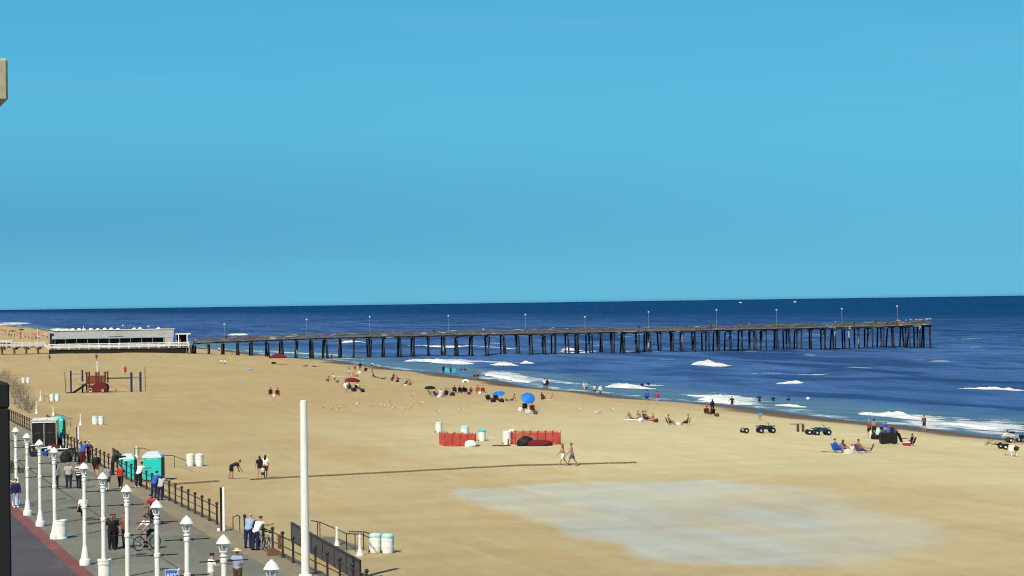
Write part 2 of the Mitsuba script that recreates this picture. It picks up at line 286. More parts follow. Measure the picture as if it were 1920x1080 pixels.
# ridge of darker sand drawn across the beach
def ridge(pts, w=.32, h=.10):
    P = np.array([atS(*q) for q in pts]); Q = []
    for a, b in zip(P[:-1], P[1:]):
        n = max(2, int(np.linalg.norm(b - a) / .5)); Q += [a + (b - a) * k / n for k in range(n)]
    Q = np.array(Q + [P[-1]]); d = np.gradient(Q[:, :2], axis=0); d /= np.linalg.norm(d, axis=1)[:, None]; nn = np.stack([-d[:, 1], d[:, 0]], 1)
    W = w * (.7 + .6 * meshkit.fbm(np.stack([Q[:, 0], Q[:, 1], 0 * Q[:, 0]], -1) * .8, 2, 5)); rows = []
    for k, hh in ((-1, -.06), (-.45, .7), (0.05, 1), (.5, .6), (1, -.06)):
        xy_ = Q[:, :2] + nn * (k * W)[:, None]; rows.append(np.column_stack([xy_, zsand(xy_[:, 0], xy_[:, 1]) + hh * h]))
    V = np.stack(rows, 1); n, k = V.shape[:2]; i, j = np.meshgrid(np.arange(n - 1), np.arange(k - 1), indexing='ij'); a = (i * k + j).ravel()
    return (V.reshape(-1, 3), np.vstack([np.stack([a, a + k, a + k + 1], 1), np.stack([a, a + k + 1, a + 1], 1)]))
col('dark_sand', (.13, .10, .06), .95)
struct('sand_ridge', G(ridge([(316, 909.5), (365, 906), (410, 903)]), True), 'dark_sand')
struct('sand_ridge', G(ridge([(472, 900), (510, 897.5), (578, 894.5), (720, 887), (780, 884), (876, 878.5), (973, 873.8), (1117, 870), (1192, 868)]), True), 'dark_sand')
# grass patch beside the path
def blades(c0, c1, n, h=.16):
    V, Fc = [], []
    for k in range(n):
        s, t = RNG.uniform(c0[0], c1[0]), RNG.uniform(c0[1], c1[1]); q = xy(s, t); a = RNG.uniform(0, 6.28); hh = h * RNG.uniform(.5, 1.2)
        d = np.array([math.cos(a), math.sin(a)]) * .03; b = RNG.normal(0, .05, 2)
        V += [[*(q - d), ZB - .02], [*(q + d), ZB - .02], [*(q + b), ZB + hh]]; Fc.append([3 * k, 3 * k + 1, 3 * k + 2])
    return (np.array(V), np.array(Fc))
ga, gb = st(at(26, 886, ZB)), st(at(43, 846, ZB))
GS = st(at(41, 880, ZB))[0]
struct('lawn', G(sheet(ga[0] - 6, GS, ga[1] - 1, gb[1] + 1, ZB - .002)), 'grass_blades')
struct('grass', G(blades((ga[0] - 3, ga[1] - 1), (GS, gb[1] + 1), 5000)), 'grass_blades', 'stuff', 'short green grass beside the paved path')
# breaking waves
def breaker(x0, x1, y0, y1, h, wd, seed):
    a, b = at(x0, y0), at(x1, y1); c = (a + b) / 2; ln = np.linalg.norm((b - a)[:2]); d = (b - a)[:2] / ln; nr = np.array([d[1], -d[0]])
    if nr @ N < 0: nr = -nr            # seaward
    n1, n2 = max(16, int(ln / .45)), 17; A, B = np.meshgrid(np.linspace(-1, 1, n1), np.linspace(-1, 1, n2), indexing='ij')
    A2 = A + .22 * (1 - A * A) * (1 if seed % 3 else -1); env = np.clip(1 - np.abs(A2) ** 2.6, 0, 1) ** .8 * (.45 + .9 * meshkit.fbm(np.stack([A * ln * .10, 0 * A, 0 * A + seed], -1), 3, seed)); env = np.clip(env, 0, 1.2)
    prof = np.where(B < -.25, sm(-1, -.25, B), 1 - sm(-.25, 1, B) ** .8)
    lump = meshkit.fbm(np.stack([A * ln * .5, B * wd * 1.1, 0 * A + seed], -1), 3, seed + 3)
    z = .85 * h * env * prof * (.45 + 1.05 * lump) - .10
    ww = wd * (.35 + .65 * np.sqrt(np.clip(env, 0, 1))); wob = (meshkit.fbm(np.stack([A * ln * .08, 0 * A, 0 * A + 9], -1), 3, seed + 7) - .5) * wd * 1.2
    q = c[:2] + (A * ln / 2)[..., None] * d + (B * ww + wob)[..., None] * nr
    v = np.dstack([q, z]).reshape(-1, 3); i, j = np.meshgrid(np.arange(n1 - 1), np.arange(n2 - 1), indexing='ij'); k = (i * n2 + j).ravel()
    return (v, np.vstack([np.stack([k, k + n2, k + n2 + 1], 1), np.stack([k, k + n2 + 1, k + 1], 1)]))
BR = [(1300, 1362, 685, 686, 1.5, 3.5), (1462, 1533, 719, 721, .85, 2.5), (1755, 1935, 730, 734, .65, 2.2), (1153, 1236, 725, 729, .85, 2.6), (776, 880, 676, 682, 1.0, 4), (926, 962, 683, 685, .9, 2.5), (981, 1002, 681, 682, .7, 2),
      (1326, 1402, 748, 760, 1.0, 3), (1448, 1512, 759, 764, .5, 1.8), (1606, 1770, 775, 788, .65, 2.2), (1060, 1096, 657, 658, 1.1, 3), (1030, 1140, 661, 660, .4, 1.6), (750, 1010, 648, 655, .5, 2.2), (640, 694, 642, 643, .9, 4),
      (434, 462, 627, 629, .9, 4), (0, 54, 609, 607, 1.3, 9), (98, 136, 618, 619, 1.0, 6), (910, 1000, 700, 718, .35, 2.4), (1780, 1905, 792, 812, .3, 3.0), (1290, 1345, 741, 744, .3, 1.5)]
bm = [breaker(*q, i + 1) for i, q in enumerate(BR)]
off, V_, F_ = 0, [], []
for v, f in bm: V_.append(v); F_.append(f + off); off += len(v)
struct('sea_foam', G((np.vstack(V_), np.vstack(F_)), True), 'foam', 'stuff', 'white foam of waves breaking along the beach')
# ------------------------------------------------------------------ hotels at the left edge
cp = atY(21.5, 718, 5.0); w_ = thing('building_pillar', 'dark square pillar with a flat top standing close by at the left edge', 'pillar')
part(w_, 'shaft', moved(box(-.50, .0, 0, .45, ZB - .05, cp[2] - .06, .004), TW((cp[0] - .005, 5, 0), TH)), 'black')
part(w_, 'cap', moved(box(-.50, 0.0, .0, .45, cp[2] - .059, cp[2], .004), TW((cp[0] - .005, 5, 0), TH)), 'black')
hp = atY(15.5, 189, 30.0); hs, ht = st(hp); k = thing('hotel', 'beige stucco hotel corner with an overhanging balcony at upper left', 'building')
def lbox(s0, s1, t0, t1, z0, z1, bev=.03): return moved(box(s0, s1, t0, t1, z0, z1, bev), LST(0, 0, 0))
part(k, 'parapet', lbox(hs - 3, hs, ht, ht + 6, hp[2], hp[2] + .60), 'beige_stucco')
part(k, 'wall', lbox(hs - 16, hs - 2.9, ht + .3, ht + 26, ZB - .04, hp[2] + .5), 'beige_stucco')
for j in range(4): part(k, 'window', lbox(hs - 2.896, hs - 2.86, ht + 2 + 5.5 * j, ht + 5 + 5.5 * j, hp[2] - 3.0, hp[2] - .9, .01), 'dark_glass')
# ------------------------------------------------------------------ lamps along the boardwalk
def sphere(r, sub=1): return tc.icosphere(subdivisions=sub, radius=r)
lampG = dict(base=G(lathe([(0, 0), (.26, 0), (.27, .16), (.25, .30), (.20, .34), (.195, .40), (.17, .55), (.125, .80), (.105, .95)], 14), 30),
    shaft=G(lathe([(.105, .90), (.10, 1.0), (.098, 2.66), (.125, 2.70), (.125, 2.82), (.094, 2.86), (.085, 3.92), (.115, 3.95), (.115, 4.06), (.08, 4.09), (.075, 4.13)], 12), 30),
    neck=G(lathe([(.05, 4.12), (.125, 4.14), (.125, 4.17), (.085, 4.20), (.10, 4.25), (.14, 4.28), (.14, 4.31), (0, 4.31)], 12), 30),
    shade=G(lathe([(0, 4.83), (.045, 4.82), (.06, 4.78), (.12, 4.75), (.21, 4.61), (.245, 4.555), (.21, 4.56), (.08, 4.60), (0, 4.60)], 16), 40),
    glass=G(lathe([(.105, 4.315), (.175, 4.56)], 12), 40), bulb=G(moved(sphere(.06, 2), TW((0, 0, 4.42))), True),
    arm=G(cat([tube((.10, 0, 0), (.78, 0, 0), .018), lathe([(0, -.05), (.05, -.03), (.06, 0), (.05, .03), (0, .05)], 8).apply_transform(TW((.20, 0, 0)))])),
    strut=G(tube((.118, 0, 4.31), (.188, 0, 4.57), .016, n=5)))
LT = [(25, 800), (43, 811), (69, 823), (98, 837), (153, 866), (193, 884), (238, 907), (289, 936), (348, 965), (419, 1000.5), (506, 1047)]
LLB = ['just behind the dark pillar', 'farthest of the row fully in view', 'second in view from the far end', 'with a litter bin at its right foot', 'before the person in striped top', 'rising behind the nearer litter bin', 'beside the man in brown', 'in front of the cyclist in white', 'with the blue sign at its left', 'beside the man in the straw hat', 'nearest of the row, only its head in view']
for (px, py), lb in zip(LT, LLB):
    p = at(px, py, ZB + 4.83); t_ = st(p)[1]; s_ = -9.14
    M = LST(s_, t_, ZB - .03); k = thing('street_lamp', 'white boardwalk lamp post with conical shade, ' + lb, 'lamp post')
    for nm in ('base', 'shaft', 'shade', 'glass', 'bulb'): part(k, nm, lampG[nm], {'glass': 'lamp_glass', 'bulb': 'offwhite'}.get(nm, 'white_paint'), M)
    part(k, 'collar', lampG['neck'], 'white_paint', M)
    for z in (2.76, 4.0):
        for y in (0, math.pi): part(k, 'banner_arm', lampG['arm'], 'black_iron', M @ TW((0, 0, z), y))
    for q in range(6): part(k, 'strut', lampG['strut'], 'white_paint', M @ TW((0, 0, 0), q * math.pi / 3))
# tall plain poles by the fence
s_, t_ = -.2, st(at(573, 1080, ZB))[1]; pt = at(573, 1079, ZB); ph = (EYE + ray(567.5, 750) * pt[1])[2] - ZB
k = thing('tall_pole', 'tall thick white pole rising in front of the beach, tallest post in view', 'pole')
part(k, 'shaft', G(lathe([(0, 0), (.19, 0), (.185, 1.5), (.155, ph - .04), (.13, ph), (0, ph)], 18), 40), 'white_paint', TW((pt[0], pt[1], ZB - .02)))
part(k, 'base_plate', G(box(-.28, .28, -.28, .28, 0, .03)), 'white_paint', TW((pt[0], pt[1], ZB + .012)))
for (px, py, h, lb) in ((418, 996, 2.35, 'white slab post with a black side at the gap in the near fence'), (146.5, 843, 1.95, 'white slab post with a black side by the people at the far fence')):
    p = at(px, py, ZB); k = thing('slab_post', lb, 'post')
    part(k, 'white_panel', moved(box(-.01, .12, -.1, .1, 0, h, .01), TW(p)), 'white_paint'); part(k, 'black_panel', moved(box(-.13, -.012, -.09, .09, 0.0, h - .01, .01), TW(p)), 'black')
    part(k, 'foot', moved(box(-.30, -.132, -.12, .12, 0, .16, .02), TW(p)), 'white_paint')
# ------------------------------------------------------------------ fence with ball finials
postG = G(lathe([(0, 0), (.085, 0), (.085, .05), (.055, .09), (.052, .92), (.075, .95), (.075, 1.03), (.04, 1.06), (.035, 1.10), (0, 1.11)], 8), 35)
ballG = G(moved(sphere(.095, 2), TW((0, 0, 1.17))), True)
def fence(t0, t1, label, step=2.25):
    k = thing('iron_fence', label, 'fence'); n = int(round((t1 - t0) / step)); st_ = (t1 - t0) / n
    for i in range(n + 1):
        M = LST(0, t0 + i * st_, ZB + .012); q = part(k, 'post', postG, 'bronze_iron', M); put(q + '__finial', ballG, 'bronze_iron', M)
    for i in range(n):
        for nm, z, r in (('top_rail', .99, .032), ('middle_rail', .55, .026), ('bottom_rail', .13, .026)):
            part(k, nm, RAIL[r], 'bronze_iron', LST(0, t0 + (i + .5) * st_, ZB + .012 + z) @ TW(sc=(1, st_ / 2.25, 1)))
RAIL = {r: G(tube((0, -1.115, 0), (0, 1.115, 0), r)) for r in (.032, .026)}
tg1 = st(at(432, 983, ZB))[1]; tg0 = st(at(468, 1010, ZB))[1]
fence(tg1, tg1 + 2.25 * 60, 'black iron fence with ball tops running far along the boardwalk, beyond the gap')
fence(tg0 - 2.25 * 14, tg0, 'black iron fence with ball tops on the near side of the gap')
# ------------------------------------------------------------------ beach access: dark panels, handrails, short white posts, cans
def polyrail(pts, label, m='bronze_iron', h=.92, posts=()):
    k = thing('handrail', label, 'railing'); P = [atS(*q) for q in pts]
    P = [p + [0, 0, h] for p in P]
    part(k, 'rail', cat([tube(a, b, .03) for a, b in zip(P[:-1], P[1:])] + [moved(sphere(.03, 1), TW(p)) for p in P]), m)
    for q in posts:
        p = atS(*q); # height of the rail over that post
        i = min(range(len(P) - 1), key=lambda i: np.linalg.norm((P[i] + P[i + 1])[:2] / 2 - p[:2])); a, b = P[i], P[i + 1]
        f = np.clip((p - a)[:2] @ (b - a)[:2] / ((b - a)[:2] @ (b - a)[:2]), 0, 1); top = a + (b - a) * f
        part(k, 'post', tube((top[0], top[1], zsand(top[0], top[1]) - .2), top, .025), m)
def panel(pl, pr, h, label, n=4):
    a, b = atS(*pl), atS(*pr); k = thing('ramp_panel', label, 'barrier'); a[2] -= .1; b[2] -= .1
    d = (b - a) / n; u = np.array([d[1], -d[0], 0]); u /= np.linalg.norm(u)
    for i in range(n):
        q = a + d * (i + .02); r = a + d * (i + .98)
        part(k, 'infill', hull([x + u * y + [0, 0, z] for x in (q, r) for y in (-.02, .02) for z in (.12, h - .06)]), 'dkgrey')
    part(k, 'top_rail', hull([x + u * y + [0, 0, z] for x in (a, b) for y in (-.05, .05) for z in (h - .058, h + .05)]), 'black_iron')
    for i in range(n + 1): part(k, 'post', hull([a + d * i + v * y + [0, 0, z] for v in (u, np.array([d[0], d[1], 0]) / np.linalg.norm(d[:2])) for y in (-.045, .045) for z in (-.1, h - .061)]), 'black_iron')
panel((547, 1016), (676, 1094), 1.10, 'dark solid panel of the beach ramp behind the near fence, beside the tall pole', 6)
panel((212, 863), (228, 877), 1.10, 'dark solid panel of the beach ramp beside the white domed cabin')
panel((88, 795), (98, 803), 1.1, 'dark solid panel of the beach ramp behind the black trailer')
def ramp(q0, q1, w0, label):
    a, b = atS(*q0), atS(*q1); a[2] += .32; d = (b - a); u = np.array([-d[1], d[0], 0]); u /= np.linalg.norm(u)
    struct('beach_ramp', hull([a, a + u * w0, b + [0, 0, .02], b + u * w0 + [0, 0, .02], a - [0, 0, 1], a + u * w0 - [0, 0, 1], b - [0, 0, 1], b + u * w0 - [0, 0, 1]]), 'concrete_walk')
ramp((574, 1022), (633, 1034), 1.6, '')
polyrail([(584, 1008), (600, 1011), (650, 1035), (678, 1035), (694, 1043)], 'brown metal handrail leading down the nearest beach ramp', posts=((598, 1010), (608, 1016), (642, 1031), (668, 1035)))
polyrail([(700, 1037), (682, 1031), (655, 1031)], 'second brown handrail rail behind the nearest beach ramp rail', posts=((682, 1031),))
polyrail([(437, 1001), (446, 997), (451, 1001)], 'short dark handrail at the gap in the near fence', posts=((440, 1001), (449, 1000)))
polyrail([(253, 861), (270, 861), (282, 867)], 'thin metal handrail behind the turquoise cabins', posts=((253, 861), (262, 861)))
polyrail([(303, 875), (327, 877), (350, 887)], 'thin metal handrail between the turquoise cabin and two white cans', posts=((327, 877),))
polyrail([(81, 754), (92, 758), (97, 760)], 'short metal handrail beside the farther pair of cans', posts=((92, 758), (83, 755)))
polyrail([(104, 792), (118, 795), (128, 800), (136, 802)], 'long thin metal handrail behind the far turquoise cabin', posts=((104, 792), (110, 793), (118, 795), (127, 799), (133, 801)))
bolG = dict(base=G(lathe([(0, 0), (.20, 0), (.20, .10), (.15, .14), (.15, .18), (.07, .42)], 12), 30), shaft=G(lathe([(.07, .42), (.06, .95), (.08, .97), (.08, 1.02), (.03, 1.08), (0, 1.10)], 12), 30))
def bollard(px, py, label, h=1.0):
    p = atS(px, py); k = thing('bollard', label, 'bollard')
    for n_ in ('base', 'shaft'): part(k, n_, bolG[n_], 'white_paint', TW(p - [0, 0, .02], 0, (1, 1, h)))
bollard(632, 1027, 'white flared post behind the near handrail', 1.02); bollard(675, 1043, 'white flared post in front of the near handrail', 1.02)
bollard(151, 798, 'white flared post on the sand left of two cans', 1.15); bollard(76, 752, 'white flared post beside the far left cans', 1.35); bollard(68.5, 776, 'white flared post by the dry shrubs', 1.35); bollard(100, 779, 'white flared post behind the far turquoise cabin', .9); bollard(256, 861, 'white flared post between the two turquoise cabins', 1.0)
drumG = dict(drum=G(lathe([(0, 0), (.27, 0), (.285, .04), (.29, .30), (.305, .32), (.305, .36), (.29, .38), (.29, .62), (.305, .64), (.305, .68), (.29, .70), (.29, .82)], 18), 30), lid=G(lathe([(.315, .80), (.315, .90), (.27, .97), (.10, 1.0), (0, 1.0)], 18), 30),
             wheel=G(moved(tube((-.03, 0, 0), (.03, 0, 0), .07, n=10), TW((.30, .1, .07)))), bracket=G(box(.285, .325, -.05, .05, .08, .80)))
def can(px, py, label, lid='pale_teal', sc=1.0, group=None, yaw=0.):
    p = atS(px, py); k = thing('trash_can', label, 'trash can', group); M = TW(p, yaw, sc)
    part(k, 'drum', drumG['drum'], 'white_paint', M); part(k, 'lid', drumG['lid'], lid, M)
    for a in (0.2, math.pi - .2): part(k, 'bracket', drumG['bracket'], 'pale_teal', M @ TW(yaw=a)); part(k, 'wheel', drumG['wheel'], 'rubber', M @ TW(yaw=a))
can(704, 1037, 'left white drum with teal lid beside the near handrail'); can(727, 1037, 'right white drum with teal lid beside the near handrail')
can(357, 874, 'left of two white drums beyond the turquoise cabins', 'white', 1.0); can(374, 874, 'right of two white drums beyond the turquoise cabins', 'white', 1.0)
can(178, 796, 'left of two white drums beyond the far fence', 'pale_teal', .95); can(190, 796, 'right of two white drums beyond the far fence', 'pale_teal', .95)
can(97.5, 752, 'left white drum of the pair below the playground', 'pale_teal', .98); can(107.5, 752, 'right white drum of the pair below the playground', 'pale_teal', .98)
can(44, 719, 'left white drum among the dry shrubs', 'white', .98); can(53, 719, 'right white drum among the dry shrubs', 'white', .98)
can(823, 811, 'white drum standing alone left of the orange enclosures', 'pale_teal', 1.05); can(871.5, 822, 'white drum behind the left orange enclosure', 'pale_teal', 1.18); can(904, 827, 'white drum right of the left orange enclosure', 'turquoise', 1.05); can(951, 833, 'white drum at the left end of the right orange enclosure', 'white', 1.22); can(960, 824, 'white drum partly behind the right orange enclosure', 'white', .95)
def litter(px, py, lb):
    p = at(px, py, ZB); k = thing('litter_bin', lb, 'bin'); M = TW(p, -TH)
    part(k, 'body', G(lathe([(0, .0), (.31, 0), (.31, .07), (.28, .09), (.28, .72), (.31, .74), (.31, .78)], 16), 30), 'white_paint', M); part(k, 'lid', G(lathe([(.29, .785), (.29, .90), (.31, .92), (.31, .97), (.20, .97), (.18, .90), (0, .90)], 16), 30), 'white_paint', M)
    part(k, 'base', G(lathe([(0, -.0), (.30, -.0), (.30, .004)], 16)), 'dkgrey', M)
litter(115, 1010, 'white round litter bin at the foot of a lamp post, farther one'); litter(196, 1090, 'white round litter bin at bottom left, nearer one')
# cabins
def cabin(px, py, w, h, lb, dome='paleblue', yaw=0.0):
    p = atS(px, py); k = thing('portable_toilet', lb, 'portable toilet'); M = TW(p, yaw)
    part(k, 'body', moved(box(-w / 2, w / 2, 0, w, .10, h * .80, .02), M), 'turquoise'); part(k, 'base', moved(box(-w / 2 - .03, w / 2 + .03, -.03, w + .03, -.05, .098, .02), M), 'dkgrey')
    part(k, 'door', moved(box(-w * .36, w * .36, -.025, -.003, .16, h * .74, .008), M), 'turquoise', label='turquoise door'); part(k, 'vent', moved(box(-w * .3, w * .3, -.03, -.003, h * .755, h * .785, .004), M), 'pale_teal')
    part(k, 'shaded_side', moved(box(w / 2 + .002, w / 2 + .05, .02, w - .02, .1, h * .80, .01), M), 'dkgrey')  # dark panel that paints the shade of the right side
    pts = [(x * w / 2 * (1.06 - .55 * z ** 2), w / 2 + y * w / 2 * (1.06 - .55 * z ** 2), h * .803 + z * h * .20) for z in (0, .25, .5, .75, 1) for x in (-1, -.6, 0, .6, 1) for y in (-1, 0, 1)]
    part(k, 'roof', G(moved(hull(pts), M), 30), dome)
cabin(285, 903, 1.35, 2.15, 'turquoise portable toilet with pale blue domed roof behind the fence, right one'); cabin(238, 903, 1.05, 2.0, 'turquoise portable toilet with white domed roof behind the fence, left one', 'pale_teal'); cabin(107, 823, 1.15, 2.15, 'bright turquoise portable toilet behind the black trailer', 'turquoise')
# ------------------------------------------------------------------ trailer, tables and clutter at the far end of the walk
def ctrailer():
    p = at(83, 848, ZB); M = LST(*st(p), ZB, -.16); k = thing('cargo_trailer', 'black cargo trailer with white framed rear doors parked on the boardwalk', 'trailer')
    P = lambda n_, m, b: part(k, n_, moved(b, M), m)
    P('body', 'black_gloss', box(-1.05, 1.05, .06, 4.2, .45, 2.55, .03)); P('roof', 'ltgrey', box(-1.10, 1.10, 0, 4.25, 2.555, 2.70, .04)); P('roof_vent', 'white', box(-.2, .2, .5, .9, 2.70, 2.82, .03))
    for x in (-1, 1):
        P('corner_trim', 'chrome', box(x * 1.0 - .028, x * 1.0 + .028, -.02, .055, .45, 2.45, .01)); P('door', 'black', box(*sorted((x * .04, x * .94)), 0, .056, .5, 2.40, .01)); P('door_bar', 'dkgrey', tube((x * .45, -.03, .5), (x * .45, -.03, 2.4), .014)); P('tail_lamp', 'red', box(x * .8 - .07, x * .8 + .07, -.05, -.02, .47, .56, .01))
        for y in (1.6, 2.4):
            wh = part(k, 'wheel', moved(cat([tube((x * 1.08 - .11, y, .34), (x * 1.08 + .11, y, .34), .34, n=18)]), M), 'rubber'); put(wh + '__hub', moved(tube((x * 1.08 - .12, y, .34), (x * 1.08 + .12, y, .34), .16, n=12), M), 'chrome')
    P('door_strip', 'chrome', box(-.025, .025, -.03, .05, .47, 2.44, .005)); P('top_trim', 'white', box(-1.0, 1.0, -.03, .05, 2.46, 2.55, .01)); P('bumper', 'white', box(-1.0, 1.0, -.06, .05, .36, .445, .01))
    for j in range(2): P('door_decal', 'dkgrey', box(-.75 + 1.0 * j, -.3 + 1.0 * j, -.006, -.001, 1.6, 1.68))
ctrailer()
def table(p, w, dpt, yaw, lb, m='white', h=.74):
    k = thing('folding_table', lb, 'table'); M = TW(p, yaw)
    part(k, 'tabletop', moved(box(-w / 2, w / 2, -dpt / 2, dpt / 2, h - .05, h, .01), M), m)
    for x in (-1, 1):
        for y in (-1, 1): part(k, 'leg', moved(tube((x * (w / 2 - .12), y * (dpt / 2 - .1), 0), (x * (w / 2 - .12), y * (dpt / 2 - .1), h - .052), .02), M), 'chrome')
    return k
tp = at(112, 858, ZB); table(tp, 1.9, .75, .05, 'white folding table with boxes on it right of the black trailer')
single('red_box', box(-.35, .35, -.2, .2, 0, .32, .02), 'maroon', 'dark red storage box on the white folding table', 'box', TW(tp + [-.45, .05, .742]))
single('white_box', box(-.16, .16, -.14, .14, 0, .22, .015), 'white', 'small white box at the left end of the folding table', 'box', TW(tp + [-.78, -.18, .742], .2))
for i, (dx, c_) in enumerate(((.1, 'white'), (.3, 'dkgrey'), (.52, 'ltgrey'), (.78, 'offwhite'))): single('bottle', G(lathe([(0, 0), (.05, 0), (.05, .16), (.02, .21), (.02, .25), (0, .25)], 8), 30), c_, ('white', 'dark', 'grey', 'pale')[i] + ' small bottle in the row on the folding table', 'bottle', TW(tp + [dx, -.1, .742]), 'bottles on the folding table')
tp2 = at(66, 851, ZB); table(tp2, .8, .5, 0, 'small white side table left of the black trailer doors')
for px, py, h, lb in ((58, 850, .75, 'black storage tub on wheels left of the trailer'), (64, 856, .4, 'low black storage tub in front of the trailer')):
    p = at(px, py, ZB); k = thing('storage_tub', lb, 'box'); part(k, 'body', moved(box(-.3, .3, -.2, .2, .03, h, .03), TW(p)), 'black'); part(k, 'lid', moved(box(-.32, .32, -.22, .22, h + .002, h + .06, .02), TW(p)), 'dkgrey')
p = at(86, 855, ZB); k = thing('bucket', 'bright blue round bucket on the ground under the trailer doors', 'bucket'); part(k, 'pail', moved(G and lathe([(0, 0), (.2, 0), (.26, .42), (.24, .42), (.19, .03), (0, .03)], 14), TW(p)), 'blue'); part(k, 'bottle', moved(lathe([(0, .1), (.09, .1), (.09, .5), (.03, .56), (0, .56)], 10), TW(p)), 'paleblue')
def lump(rx, ry, rz, seed):
    m = tc.icosphere(subdivisions=3, radius=1.0); v = m.vertices * (.75 + .5 * meshkit.fbm(m.vertices * 1.6 + 10, 3, seed))[:, None]; m.vertices = v * [rx, ry, rz]; m.vertices[:, 2] = np.maximum(m.vertices[:, 2], -rz * .55) + rz * .55; return G(m, True)
# ------------------------------------------------------------------ people
SPH = tc.icosphere(subdivisions=1, radius=1.0).vertices
def bone(*js): return m3.Manifold.hull_points(np.vstack([np.asarray(c) + SPH * np.asarray(r) for c, r in js]))
def tri(m): q = m.to_mesh(); return trimesh.Trimesh(q.vert_properties[:, :3], q.tri_verts, process=False)
def ub(l): return m3.Manifold.batch_boolean(l, m3.OpType.Add)
def smooth(m, ln, it=6):
    t = tri(m.refine_to_length(ln)); t.merge_vertices(); trimesh.smoothing.filter_taubin(t, lamb=.5, nu=.52, iterations=it); return t
def joints(a=2, h=(2, -2), k=(3, 3), s=(4, -2), e=(12, 12), ab=.07, hip=None, neck=0, splay=0.0):
    D = math.radians; u = np.array([0, math.sin(D(a)), math.cos(D(a))]); J = {'pel': np.zeros(3)}
    J['waist'] = u * .14; J['chest'] = u * .36; J['sc'] = u * .47; J['neck'] = u * .55
    n_ = np.array([0, math.sin(D(a * .55 + neck)), math.cos(D(a * .55 + neck))]); J['head'] = J['neck'] + n_ * .15; J['hu'] = n_; J['hf'] = np.array([0, n_[2], -n_[1]]); J['u'] = u
    for i, x in ((0, -1), (1, 1)):
        hp_ = np.array([x * .095, 0, -.02]); q = D(h[i]); kn = hp_ + np.array([x * (.01 + splay * .3), math.sin(q) * .43, -math.cos(q) * .43]); q2 = D(h[i] - k[i]); an = kn + np.array([x * splay * .1, math.sin(q2) * .41, -math.cos(q2) * .41])
        q3 = q2 if abs(h[i]) < 60 and abs(k[i]) < 70 else q2 * .5; ft = np.array([0, math.cos(q3), math.sin(q3)]); J[f'hip{i}'], J[f'kn{i}'], J[f'an{i}'] = hp_, kn, an; J[f'to{i}'] = an + ft * .16 - np.array([0, -math.sin(q3), math.cos(q3)]) * .045; J[f'he{i}'] = an - ft * .05 - np.array([0, -math.sin(q3), math.cos(q3)]) * .04
        sh = J['sc'] + np.array([x * .18, 0, 0]); q = D(s[i]); el = sh + np.array([x * ab, math.sin(q) * .29, -math.cos(q) * .29]); q2 = D(s[i] + e[i]); fd = np.array([-x * .02, math.sin(q2), -math.cos(q2)]); wr = el + fd * .25
        J[f'sh{i}'], J[f'el{i}'], J[f'wr{i}'], J[f'fd{i}'] = sh, el, wr, fd
    low = min(J['he0'][2], J['he1'][2], J['to0'][2], J['to1'][2]) - .03; dz = -low if hip is None else hip
    for q in J:
        if q not in ('hu', 'hf', 'u') and not q.startswith('fd'): J[q] = J[q] + [0, 0, dz]
    return J
POSE = dict(stand=dict(), stand2=dict(h=(6, -4), s=(12, 2), e=(30, 15)), walk=dict(a=5, h=(26, -18), k=(6, 22), s=(-22, 26), e=(14, 22)), hold=dict(s=(15, 18), e=(75, 80), ab=.10), phone=dict(s=(40, 30), e=(85, 95), neck=18), lean=dict(a=30, h=(-6, 2), k=(3, 8), s=(62, 66), e=(38, 30)), bend=dict(a=68, h=(-8, 10), k=(4, 16), s=(14, 22), e=(8, 10), neck=10),
            hips=dict(s=(-20, -20), e=(60, 60), ab=.20), chair=dict(a=-18, h=(84, 80), k=(58, 52), s=(28, 34), e=(40, 36), hip=.33, neck=20), ground=dict(a=-6, h=(122, 116), k=(98, 96), s=(55, 48), e=(30, 34), hip=.12, neck=4), legsout=dict(a=-24, h=(89, 87), k=(6, 10), s=(-38, -34), e=(8, 8), hip=.12, ab=.1),
            lie=dict(a=-84, h=(91, 93), k=(4, 14), s=(85, 80), e=(6, 10), hip=.13, ab=.10, neck=44), kneel=dict(a=38, h=(8, 14), k=(96, 98), s=(40, 55), e=(20, 20)), cycle=dict(a=36, h=(72, 28), k=(76, 34), s=(44, 44), e=(14, 14), hip=.98), wade=dict(a=10, h=(20, -6), k=(10, 10), s=(35, -15), e=(20, 30), ab=.16))
BODY = {}
